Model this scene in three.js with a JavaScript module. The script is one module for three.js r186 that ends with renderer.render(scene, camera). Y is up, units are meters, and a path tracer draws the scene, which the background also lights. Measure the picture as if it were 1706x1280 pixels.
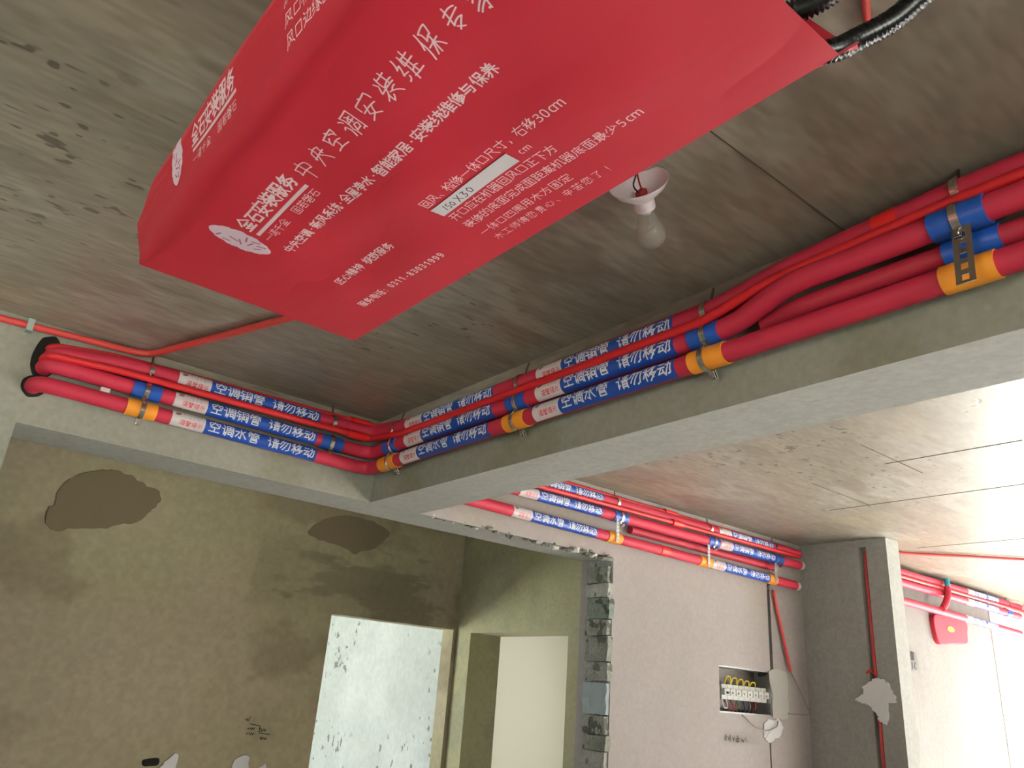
import * as THREE from 'three';
import { mergeGeometries } from 'three/addons/utils/BufferGeometryUtils.js';
import { ConvexGeometry } from 'three/addons/geometries/ConvexGeometry.js';
import { RoundedBoxGeometry } from 'three/addons/geometries/RoundedBoxGeometry.js';
import { RectAreaLightUniformsLib } from 'three/addons/lights/RectAreaLightUniformsLib.js';

// ---------------------------------------------------------------- camera, sky, sun, window light, exposure
const EYE = 1.8;                                   // eye height; heights below are written as EYE + h
const scene = new THREE.Scene();
const camera = new THREE.PerspectiveCamera(51.97, 1706 / 1280, 0.02, 200);
camera.position.set(0, EYE, 0);
camera.up.set(-0.28446, 0.92726, 0.24345);
camera.lookAt(0.56584, EYE + 0.36739, -0.73814);

const renderer = new THREE.WebGLRenderer({ antialias: true });
renderer.toneMapping = THREE.LinearToneMapping;
renderer.toneMappingExposure = 0.85;
renderer.shadowMap.enabled = true;

scene.background = new THREE.Color().setRGB(1.5, 1.6, 1.7);   // bright overcast daylight

const sun = new THREE.DirectionalLight(new THREE.Color().setRGB(1, 0.985, 0.98), 470);
sun.position.set(14.2, 9.9, -5.0);
sun.target.position.set(4.5, 0, 0.9);
sun.castShadow = true;
sun.shadow.mapSize.set(2048, 2048);
Object.assign(sun.shadow.camera, { left: -9, right: 9, top: 9, bottom: -9, near: 0.5, far: 40 });
scene.add(sun, sun.target);

RectAreaLightUniformsLib.init();
function windowLight(w, h, at, to, radiance, rgb) {            // daylight arriving through a window opening
  const l = new THREE.RectAreaLight(new THREE.Color().setRGB(...rgb), radiance, w, h);
  l.position.set(...at); l.lookAt(...to); scene.add(l);
}
windowLight(1.0, 1.8, [6.74, 1.5, -1.7], [0, 1.5, -1.7], 13, [1, 0.99, 0.98]);     // side window of the next room
windowLight(2.1, 1.8, [6.74, 1.5, 1.25], [0, 1.5, 1.25], 8, [1, 0.99, 0.97]);       // balcony door of the next room
windowLight(2.2, 1.5, [-0.6, 1.55, 3.17], [-0.6, 1.55, 0], 1.9, [0.98, 1, 1]);             // window behind the camera
windowLight(0.9, 1.0, [-2.39, 1.7, -0.6], [0, 1.7, -0.6], 1.4, [0.98, 1, 1]);           // unseen left window, added to brighten the bag flank
windowLight(1.5, 1.5, [0.2, 1.5, -6.17], [0.2, 1.5, -3], 14.5, [0.92, 1, 1.05]);            // bedroom behind the first doorway
windowLight(0.6, 0.8, [6.17, 1.6, -4.3], [2, 1.6, -4.3], 34, [1, 1, 0.97]);             // bedroom behind the second doorway

// ---------------------------------------------------------------- helpers
let seed = 7;
const rnd = () => { seed = (seed * 1664525 + 1013904223) >>> 0; return seed / 4294967296; };
const rr = (a, b) => a + (b - a) * rnd();
const V = (x, y, z) => new THREE.Vector3(x, y, z);
const H = (y) => EYE + y;
const used = {};
function numbered(name) { const n = used[name] = (used[name] ?? -1) + 1; return n ? name + '_' + String(n).padStart(3, '0') : name; }
function mesh(name, geo, mat, parent) {
  const m = new THREE.Mesh(geo, mat); m.name = parent ? name : numbered(name);
  m.castShadow = m.receiveShadow = true; (parent ?? scene).add(m); return m;
}
function thing(name, label, category, group, at = [0, 0, 0]) {
  const g = new THREE.Group(); g.name = numbered(name); g.position.set(...at);
  g.userData = { label, category }; if (group) g.userData.group = group;
  scene.add(g); return g;
}
function tag(o, label, category, group) { o.userData = { label, category }; if (group) o.userData.group = group; return o; }
function struct(name, geo, mat) { const m = mesh(name, geo, mat); m.name = name; m.userData = { kind: 'structure' }; return m; }
const part = (o, label) => { o.userData.label = label; return o; };

function worldUV(g) {                               // uv in metres from the way each face points
  if (g.index) g = g.toNonIndexed();
  g.computeVertexNormals();
  const p = g.attributes.position, n = g.attributes.normal, uv = new Float32Array(p.count * 2);
  for (let t = 0; t < p.count; t += 3) {
    const nx = Math.abs(n.getX(t) + n.getX(t + 1) + n.getX(t + 2)), ny = Math.abs(n.getY(t) + n.getY(t + 1) + n.getY(t + 2)), nz = Math.abs(n.getZ(t) + n.getZ(t + 1) + n.getZ(t + 2));
    for (let i = t; i < t + 3; i++) {
      const x = p.getX(i), y = p.getY(i), z = p.getZ(i);
      const [u, v] = ny > nx && ny > nz ? [x, z] : nx > nz ? [z, y] : [x, y];
      uv[i * 2] = u; uv[i * 2 + 1] = v;
    }
  }
  g.setAttribute('uv', new THREE.BufferAttribute(uv, 2));
  return g;
}
function box(x0, x1, y0, y1, z0, z1) {
  const g = new THREE.BoxGeometry(x1 - x0, y1 - y0, z1 - z0); g.translate((x0 + x1) / 2, (y0 + y1) / 2, (z0 + z1) / 2);
  return worldUV(g);
}
// a wall in the plane across `axis`, from a0 to a1 along the other horizontal axis, with rectangular openings [b0, b1, y0, y1]
function wall(axis, at, thick, a0, a1, y0, y1, holes = []) {
  const as = [a0, a1, ...holes.flatMap((h) => [h[0], h[1]])].sort((p, q) => p - q), ys = [y0, y1, ...holes.flatMap((h) => [h[2], h[3]])].sort((p, q) => p - q);
  const geos = [];
  for (let i = 0; i + 1 < as.length; i++) {
    if (as[i + 1] - as[i] < 1e-6) continue;
    let from = null;
    const ca = (as[i] + as[i + 1]) / 2;
    for (let j = 0; j + 1 <= ys.length; j++) {
      const open = j + 1 < ys.length && holes.some((h) => ca > h[0] && ca < h[1] && (ys[j] + ys[j + 1]) / 2 > h[2] && (ys[j] + ys[j + 1]) / 2 < h[3]);
      const last = j + 1 === ys.length;
      if (from === null && !open && !last) from = ys[j];
      if (from !== null && (open || last)) {
        geos.push(axis === 'z' ? box(as[i], as[i + 1], from, ys[j], at, at + thick) : box(at, at + thick, from, ys[j], as[i], as[i + 1]));
        from = null;
      }
    }
  }
  return mergeGeometries(geos);
}
// round tube along rounded polyline
function roundPath(pts, rad) {
  const out = [pts[0].clone()];
  for (let i = 1; i + 1 < pts.length; i++) {
    const a = pts[i - 1], b = pts[i], c = pts[i + 1], d0 = a.clone().sub(b), d1 = c.clone().sub(b);
    const r = Math.min(rad, d0.length() * 0.49, d1.length() * 0.49);
    const s = b.clone().addScaledVector(d0.normalize(), r), e = b.clone().addScaledVector(d1.normalize(), r);
    for (let k = 0; k <= 8; k++) { const t = k / 8; out.push(new THREE.Vector3().addScaledVector(s, (1 - t) ** 2).addScaledVector(b, 2 * t * (1 - t)).addScaledVector(e, t * t)); }
  }
  out.push(pts[pts.length - 1].clone());
  return out;
}
function sweep(pts, r, seg = 18, cap = true, radii = null) {
  const n = pts.length, pos = [], nor = [], uv = [], idx = [];
  let t = pts[1].clone().sub(pts[0]).normalize(), u = Math.abs(t.y) < 0.9 ? V(0, 1, 0) : V(1, 0, 0), len = 0;
  u.addScaledVector(t, -u.dot(t)).normalize();
  for (let i = 0; i < n; i++) {
    t = (i === 0 ? pts[1].clone().sub(pts[0]) : i === n - 1 ? pts[i].clone().sub(pts[i - 1]) : pts[i + 1].clone().sub(pts[i - 1])).normalize();
    u.addScaledVector(t, -u.dot(t)).normalize();
    const w = t.clone().cross(u);
    if (i) len += pts[i].distanceTo(pts[i - 1]);
    const ri = radii ? radii(i, len) : r;
    for (let k = 0; k <= seg; k++) {
      const a = k / seg * Math.PI * 2, d = u.clone().multiplyScalar(Math.cos(a)).addScaledVector(w, Math.sin(a));
      pos.push(pts[i].x + d.x * ri, pts[i].y + d.y * ri, pts[i].z + d.z * ri); nor.push(d.x, d.y, d.z); uv.push(len, a * r);
      if (i + 1 < n && k < seg) { const q = i * (seg + 1) + k; idx.push(q, q + 1, q + seg + 1, q + 1, q + seg + 2, q + seg + 1); }
    }
  }
  if (cap) for (const i of [0, n - 1]) {
    const t2 = (i ? pts[i].clone().sub(pts[i - 1]) : pts[0].clone().sub(pts[1])).normalize(), c = pos.length / 3;
    pos.push(pts[i].x, pts[i].y, pts[i].z); nor.push(t2.x, t2.y, t2.z); uv.push(0, 0);
    for (let k = 0; k <= seg; k++) { const q = (i * (seg + 1) + k) * 3; pos.push(pos[q], pos[q + 1], pos[q + 2]); nor.push(t2.x, t2.y, t2.z); uv.push(0, 0); }
    for (let k = 0; k < seg; k++) i ? idx.push(c, c + 1 + k, c + 2 + k) : idx.push(c, c + 2 + k, c + 1 + k);
  }
  const g = new THREE.BufferGeometry();
  g.setAttribute('position', new THREE.Float32BufferAttribute(pos, 3)); g.setAttribute('normal', new THREE.Float32BufferAttribute(nor, 3)); g.setAttribute('uv', new THREE.Float32BufferAttribute(uv, 2));
  g.setIndex(idx); return g;
}
const tube = (pts, r, seg = 10, rad = 0.03) => sweep(roundPath(pts.map((p) => p.isVector3 ? p : V(...p)), rad), r, seg);
function blobShape(pts) {                            // closed smooth outline through points
  const c = new THREE.CatmullRomCurve3(pts.map(([x, y]) => V(x, y, 0)), true, 'catmullrom', 0.35).getPoints(pts.length * 5);
  return new THREE.Shape(c.map((p) => new THREE.Vector2(p.x, p.y)));
}
function slab(shape, depth, bevel = 0.001) {
  return new THREE.ExtrudeGeometry(shape, { depth, bevelEnabled: bevel > 0, bevelThickness: bevel, bevelSize: bevel, bevelSegments: 2, curveSegments: 6 });
}
function jag(outline, amount, per = 4) {               // outline with small torn teeth
  const c = new THREE.CatmullRomCurve3(outline.map(([x, y]) => V(x, y, 0)), true, 'catmullrom', 0.35).getPoints(outline.length * per);
  return c.slice(0, -1).map((q) => [q.x + rr(-amount, amount), q.y + rr(-amount, amount)]);
}
function raggedOutline(cx, cy, rx, ry, n, rough) {
  const pts = [];
  for (let i = 0; i < n; i++) { const a = i / n * Math.PI * 2, k = 1 + rr(-rough, rough); pts.push([cx + Math.cos(a) * rx * k, cy + Math.sin(a) * ry * k]); }
  return pts;
}

// ---------------------------------------------------------------- procedural surfaces
function lattice(n, s) { const a = new Float32Array(n * n); let q = s * 9781 + 1; for (let i = 0; i < n * n; i++) { q = (q * 1664525 + 1013904223) >>> 0; a[i] = q / 4294967296; } return a; }
const LATS = {};
function vnoise(x, y, px, py, s) {                     // periodic value noise, px by py cells
  const key = s % 5, L = LATS[key] ??= lattice(256, key + 3);
  const xi = Math.floor(x), yi = Math.floor(y), fx = x - xi, fy = y - yi, sx = fx * fx * (3 - 2 * fx), sy = fy * fy * (3 - 2 * fy);
  const x0 = ((xi % px) + px) % px, x1 = (x0 + 1) % px, y0 = (((yi % py) + py) % py) * 256, y1 = ((((yi + 1) % py) + py) % py) * 256;
  const a = L[y0 + x0], b = L[y0 + x1], c = L[y1 + x0], d = L[y1 + x1];
  return a + (b - a) * sx + (c - a) * sy + (a - b - c + d) * sx * sy;
}
function fbm(u, v, px, py, oct, s) { let r = 0, a = 0.5, t = 0; for (let o = 0; o < oct && px <= 256 && py <= 256; o++) { r += a * vnoise(u * px, v * py, px, py, s + o); t += a; a *= 0.55; px *= 2; py *= 2; } return r / t; }
const clamp = (x, a = 0, b = 1) => Math.min(b, Math.max(a, x));
const smooth = (x, a, b) => { const t = clamp((x - a) / (b - a)); return t * t * (3 - 2 * t); };
function surfaceTex(size, metres, fn) {                // fn(u, v) -> [r, g, b (0..255 sRGB), height 0..1]
  const col = new Uint8Array(size * size * 4), hei = new Uint8Array(size * size * 4);
  for (let j = 0; j < size; j++) for (let i = 0; i < size; i++) {
    const [r, g, b, h] = fn(i / size, j / size), o = (j * size + i) * 4;
    col[o] = clamp(r, 0, 255); col[o + 1] = clamp(g, 0, 255); col[o + 2] = clamp(b, 0, 255); col[o + 3] = 255;
    hei[o] = hei[o + 1] = hei[o + 2] = clamp(h * 255, 0, 255); hei[o + 3] = 255;
  }
  const mk = (d, srgb) => { const t = new THREE.DataTexture(d, size, size); t.wrapS = t.wrapT = THREE.RepeatWrapping; t.magFilter = THREE.LinearFilter; t.minFilter = THREE.LinearMipmapLinearFilter; t.generateMipmaps = true; if (srgb) t.colorSpace = THREE.SRGBColorSpace; t.repeat.set(1 / metres, 1 / metres); t.needsUpdate = true; return t; };
  return { map: mk(col, true), bumpMap: mk(hei, false) };
}
const std = (color, o = {}) => new THREE.MeshStandardMaterial({ color, roughness: 0.8, ...o });
const mixc = (a, b, t) => [a[0] + (b[0] - a[0]) * t, a[1] + (b[1] - a[1]) * t, a[2] + (b[2] - a[2]) * t];

// board-marked slab concrete: grain along x, cement bloom, dark release-oil flecks
const concreteSlab = surfaceTex(2048, 2.4, (u, v) => {
  const big = fbm(u, v, 3, 4, 5, 1), grain = fbm(u + 0.05 * v, v + 0.02 * fbm(u, v, 4, 4, 2, 2), 8, 64, 3, 2), fine = fbm(u, v, 64, 256, 2, 3), bloom = smooth(fbm(u, v, 6, 10, 6, 4), 0.5, 0.66);
  const fleck = smooth(fbm(u, v, 64, 128, 2, 0), 0.74, 0.84) * smooth(fbm(u, v, 4, 5, 3, 2), 0.42, 0.6), smear = smooth(fbm(u, v, 12, 40, 4, 1), 0.58, 0.72);
  const ochre = smooth(fbm(u, v, 4, 5, 3, 3), 0.55, 0.75);
  let c = mixc([126, 118, 105], [154, 146, 133], big); c = mixc(c, [176, 173, 164], bloom * 0.5); c = mixc(c, [158, 147, 108], ochre * 0.25);
  const k = 0.9 + 0.15 * grain + 0.14 * (fine - 0.5);
  c = c.map((x) => x * k); c = mixc(c, [96, 86, 72], smear * 0.28); c = mixc(c, [58, 50, 42], fleck * 0.55);
  return [...c, 0.5 + 0.18 * (grain - 0.5) + 0.2 * (fine - 0.5) - 0.35 * fleck];
});
const plasterGreen = surfaceTex(1024, 1.6, (u, v) => {
  const big = fbm(u, v, 3, 3, 5, 2), fine = fbm(u, v, 128, 128, 2, 1), stain = smooth(fbm(u, v, 5, 6, 5, 0), 0.52, 0.72);
  let c = mixc([132, 131, 119], [152, 153, 142], big); c = mixc(c, [124, 122, 98], stain * 0.5);
  return [...c.map((x) => x * (0.95 + 0.1 * fine)), 0.4 + 0.3 * fine + 0.3 * big];
});
const plasterGrey = surfaceTex(1024, 1.6, (u, v) => {
  const big = fbm(u, v, 4, 4, 5, 3), fine = fbm(u, v, 128, 128, 2, 2), streak = fbm(u, v, 64, 10, 3, 4);
  const c = mixc([144, 145, 140], [170, 170, 166], big * 0.7 + streak * 0.3);
  return [...c.map((x) => x * (0.95 + 0.1 * fine)), 0.4 * fine + 0.6 * streak];
});
const plasterPale = surfaceTex(1024, 1.8, (u, v) => {
  const big = fbm(u, v, 3, 3, 5, 4), fine = fbm(u, v, 128, 128, 2, 3), warm = smooth(fbm(u, v, 3, 2, 3, 1), 0.4, 0.65);
  let c = mixc([152, 146, 143], [170, 163, 161], big); c = mixc(c, [156, 150, 134], warm * 0.5);
  return [...c.map((x) => x * (0.97 + 0.06 * fine)), 0.5 * fine + 0.4 * big];
});
const hallWall = surfaceTex(1024, 2.6, (u, v) => {
  const big = fbm(u, v, 4, 4, 5, 1), fine = fbm(u, v, 128, 128, 2, 4), damp = smooth(fbm(u, v, 5, 7, 5, 2), 0.52, 0.66), green = smooth(fbm(u, v, 3, 3, 3, 0), 0.4, 0.7);
  let c = mixc([158, 147, 124], [180, 170, 146], big); c = mixc(c, [156, 155, 116], green * 0.5); c = mixc(c, [122, 110, 88], damp * 0.5);
  return [...c.map((x) => x * (0.95 + 0.1 * fine)), 0.5 * fine + 0.4 * big];
});
const plasterOlive = surfaceTex(1024, 1.6, (u, v) => {
  const big = fbm(u, v, 3, 3, 5, 4), fine = fbm(u, v, 128, 128, 2, 2), stain = smooth(fbm(u, v, 4, 5, 5, 1), 0.5, 0.7);
  let c = mixc([166, 165, 124], [178, 177, 146], big); c = mixc(c, [142, 144, 124], stain * 0.5);
  return [...c.map((x) => x * (0.95 + 0.1 * fine)), 0.4 + 0.3 * fine + 0.3 * big];
});
const specked = surfaceTex(1024, 1.4, (u, v) => {
  const big = fbm(u, v, 4, 4, 5, 3), fine = fbm(u, v, 64, 64, 3, 1), drop = smooth(fbm(u, v, 40, 28, 3, 2), 0.7, 0.76), where = smooth(fbm(u, v, 3, 3, 3, 4), 0.45, 0.6);
  let c = mixc([176, 186, 184], [214, 222, 222], big); c = mixc(c, [92, 98, 98], drop * where * 0.8);
  return [...c.map((x) => x * (0.95 + 0.1 * fine)), 0.5 * fine];
});
const roughBreak = surfaceTex(512, 0.5, (u, v) => {
  const big = fbm(u, v, 6, 6, 5, 0), fine = fbm(u, v, 64, 64, 3, 2), hole = smooth(fbm(u, v, 12, 12, 3, 3), 0.62, 0.7);
  let c = mixc([140, 142, 134], [184, 186, 180], big); c = mixc(c, [70, 70, 64], hole * 0.6);
  return [...c.map((x) => x * (0.85 + 0.3 * fine)), big * 0.6 + fine * 0.4 - 0.4 * hole];
});
const M = {
  slab: new THREE.MeshStandardMaterial({ ...concreteSlab, roughness: 0.4, bumpScale: 0.0016 }),
  green: new THREE.MeshStandardMaterial({ ...plasterGreen, roughness: 0.85, bumpScale: 0.0012 }),
  render: new THREE.MeshStandardMaterial({ ...plasterGrey, color: 0xcfc8c8, roughness: 0.85, bumpScale: 0.0012 }),
  olive: new THREE.MeshStandardMaterial({ ...plasterOlive, roughness: 0.85, bumpScale: 0.0012 }),
  grey: new THREE.MeshStandardMaterial({ ...plasterGrey, roughness: 0.85, bumpScale: 0.0012 }),
  pale: new THREE.MeshStandardMaterial({ ...plasterPale, roughness: 0.85, bumpScale: 0.0008 }),
  hall: new THREE.MeshStandardMaterial({ ...hallWall, roughness: 0.9, bumpScale: 0.0012 }),
  speck: new THREE.MeshStandardMaterial({ ...specked, roughness: 0.85, bumpScale: 0.0008 }),
  broken: new THREE.MeshStandardMaterial({ ...roughBreak, roughness: 0.95, bumpScale: 0.006 }),
  cream: std(0xe6e5d2), white: std(0xe9e8e4, { roughness: 0.7 }), putty: std(0xf0f2f4, { roughness: 0.9 }),
  floor: std(0xb2aea8, { roughness: 0.85 }), ground: std(0x8a8c80, { roughness: 1 }),
  mortar: std(0x736850, { roughness: 0.95, bumpMap: hallWall.bumpMap, bumpScale: 0.002 }), mortarGrey: std(0xb2b2ac, { roughness: 0.95, bumpMap: hallWall.bumpMap, bumpScale: 0.001 }),
  foam: std(0xb8243f, { roughness: 0.62 }), foamBright: std(0xc41b22, { roughness: 0.5 }), foamDark: std(0xa51f35, { roughness: 0.6 }),
  redPlastic: std(0xd8201f, { roughness: 0.35 }), conduit: std(0xc8413f, { roughness: 0.45 }), conduitBright: std(0xd42b20, { roughness: 0.4 }),
  blueTape: std(0x1d4fa8, { roughness: 0.35 }), orangeTape: std(0xf0992c, { roughness: 0.5 }),
  steel: std(0xd6d2ca, { roughness: 0.2, metalness: 1 }), steelDark: std(0x76706a, { roughness: 0.4, metalness: 1 }), galv: std(0xb4b6b6, { roughness: 0.45, metalness: 0.9 }),
  black: std(0x111113, { roughness: 0.45 }), rubberBlack: std(0x0c0c0e, { roughness: 0.3 }), dark: std(0x1c1a17, { roughness: 1 }), gap: std(0x4a4238, { roughness: 1 }),
  plasticWhite: std(0xe4dfe4, { roughness: 0.35 }), wireGrey: std(0x8a8480, { roughness: 0.6 }), wireYellow: std(0xd8c23a, { roughness: 0.5 }), wireRed: std(0x9a2a30, { roughness: 0.5 }), wireGreen: std(0x4e7a5a, { roughness: 0.5 }), wireBlue: std(0x3a4f8a, { roughness: 0.5 }),
  breaker: std(0xd9dcd6, { roughness: 0.45 }), clip: std(0x9aa79f, { roughness: 0.7 }), foamCut: std(0xd8cfca, { roughness: 0.95 }),
  teal: std(0x2f8ea0, { roughness: 0.5 }), tie: std(0xe2d8cf, { roughness: 0.4 }), brass: std(0xcaa04a, { roughness: 0.3, metalness: 1 }),
  redCloth: std(0xb02338, { roughness: 0.7 }), yellow: std(0xe5a63a, { roughness: 0.6 }), unit: std(0x9b9c9a, { roughness: 0.4, metalness: 0.8 }),
  frame: std(0x6e7274, { roughness: 0.4, metalness: 0.6 }), brick: [0xffffff, 0xd8dcd6, 0xf0f0ea, 0xd0e0dc].map((c) => std(c, { roughness: 0.95, ...roughBreak, bumpScale: 0.006 })),
  paleBlock: std(0xa9b8bc, { roughness: 0.9 }), bulbGlass: new THREE.MeshPhysicalMaterial({ color: 0xe6e8e4, roughness: 0.12, transmission: 0.82, ior: 1.45, thickness: 0 }),
};
// ---------------------------------------------------------------- lettering: strokes of each character on a 20 x 20 grid ('|' between strokes)
const LEFT = {                                        // radicals in a full 20 x 20 box, squeezed where used
  word: '6,1 10,5|1,8 9,8 9,17 14,14', metal: '8,0 1,7|6,3 16,3|4,8 15,8|1,12 17,12|10,8 10,19 17,15', silk: '11,0 3,6 11,6 2,12 13,11|1,18 14,15',
  man: '13,0 3,9|9,5 9,20', tree: '1,5 19,5|10,0 10,20|10,6 0,14|11,7 18,12', grain: '14,1 3,4|1,7 19,7|10,3 10,19|9,8 1,15|10,8 18,14',
  same: '2,19 2,2 18,2 18,19 15,18|6,6 14,6|6,10 14,10 14,15 6,15 6,10', round: '3,2 3,12 1,19|3,2 18,2 18,19 15,18|10,4 10,9|6,6 15,6|5,9 16,9|7,12 14,12 14,16 7,16 7,12',
  blue: '3,3 17,3|4,6 16,6|1,9 19,9|10,0 10,9|4,19 4,11 16,11 16,19|4,14 16,14|4,17 16,17', many: '9,0 2,6|7,3 15,3 3,11|7,5 10,8|11,8 4,13|9,11 18,11 3,20|9,13 12,16',
  roof: '10,0 10,6|1,16 1,6 19,6 19,16', woman: '8,1 4,12 16,19|14,6 10,14 2,19|1,8 19,8', strong: '2,1 4,8|1,18 5,13|7,0 7,20|9,6 19,6|14,0 14,18|10,18 19,18',
  cloth: '10,0 10,3|1,4 19,4|9,4 1,12|5,9 5,18 10,15|16,6 12,9|9,7 18,18', moon: '4,1 4,12 1,19|4,1 16,1 16,19 13,18|4,7 16,7|4,12 16,12', hand: '2,1 2,19|2,1 16,1 16,6 12,6|3,9 16,9 4,19|6,10 17,19',
  bird: '5,0 1,7|4,4 4,20|10,0 12,3|4,4 19,4|4,9 18,9|4,13 18,13|4,18 19,18|11,4 11,18', dull: '4,1 16,1 16,7 4,7 4,1|1,11 19,11|10,7 10,20|9,11 2,18|11,11 18,18',
  full: '10,0 10,3|1,4 19,4|8,4 4,9 16,9|13,6 17,11|7,11 6,15 1,19|13,11 13,18 19,18 19,15', body: '4,1 17,1 17,6 4,6|4,1 4,11 1,19', like: '1,3 19,3|6,0 6,6|14,0 14,6|1,9 19,9|9,6 1,16|6,13 16,13 16,19 6,19 6,13',
  rice: '2,2 5,6|18,2 14,6|0,8 20,8|10,0 10,20|9,9 0,15|11,9 18,14', tongue: '17,1 3,3|1,8 19,8|10,3 10,12|4,12 16,12 16,19 4,19 4,12', root: '1,5 19,5|10,0 10,20|10,5 1,15|10,5 19,15|6,15 14,15',
};
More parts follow.
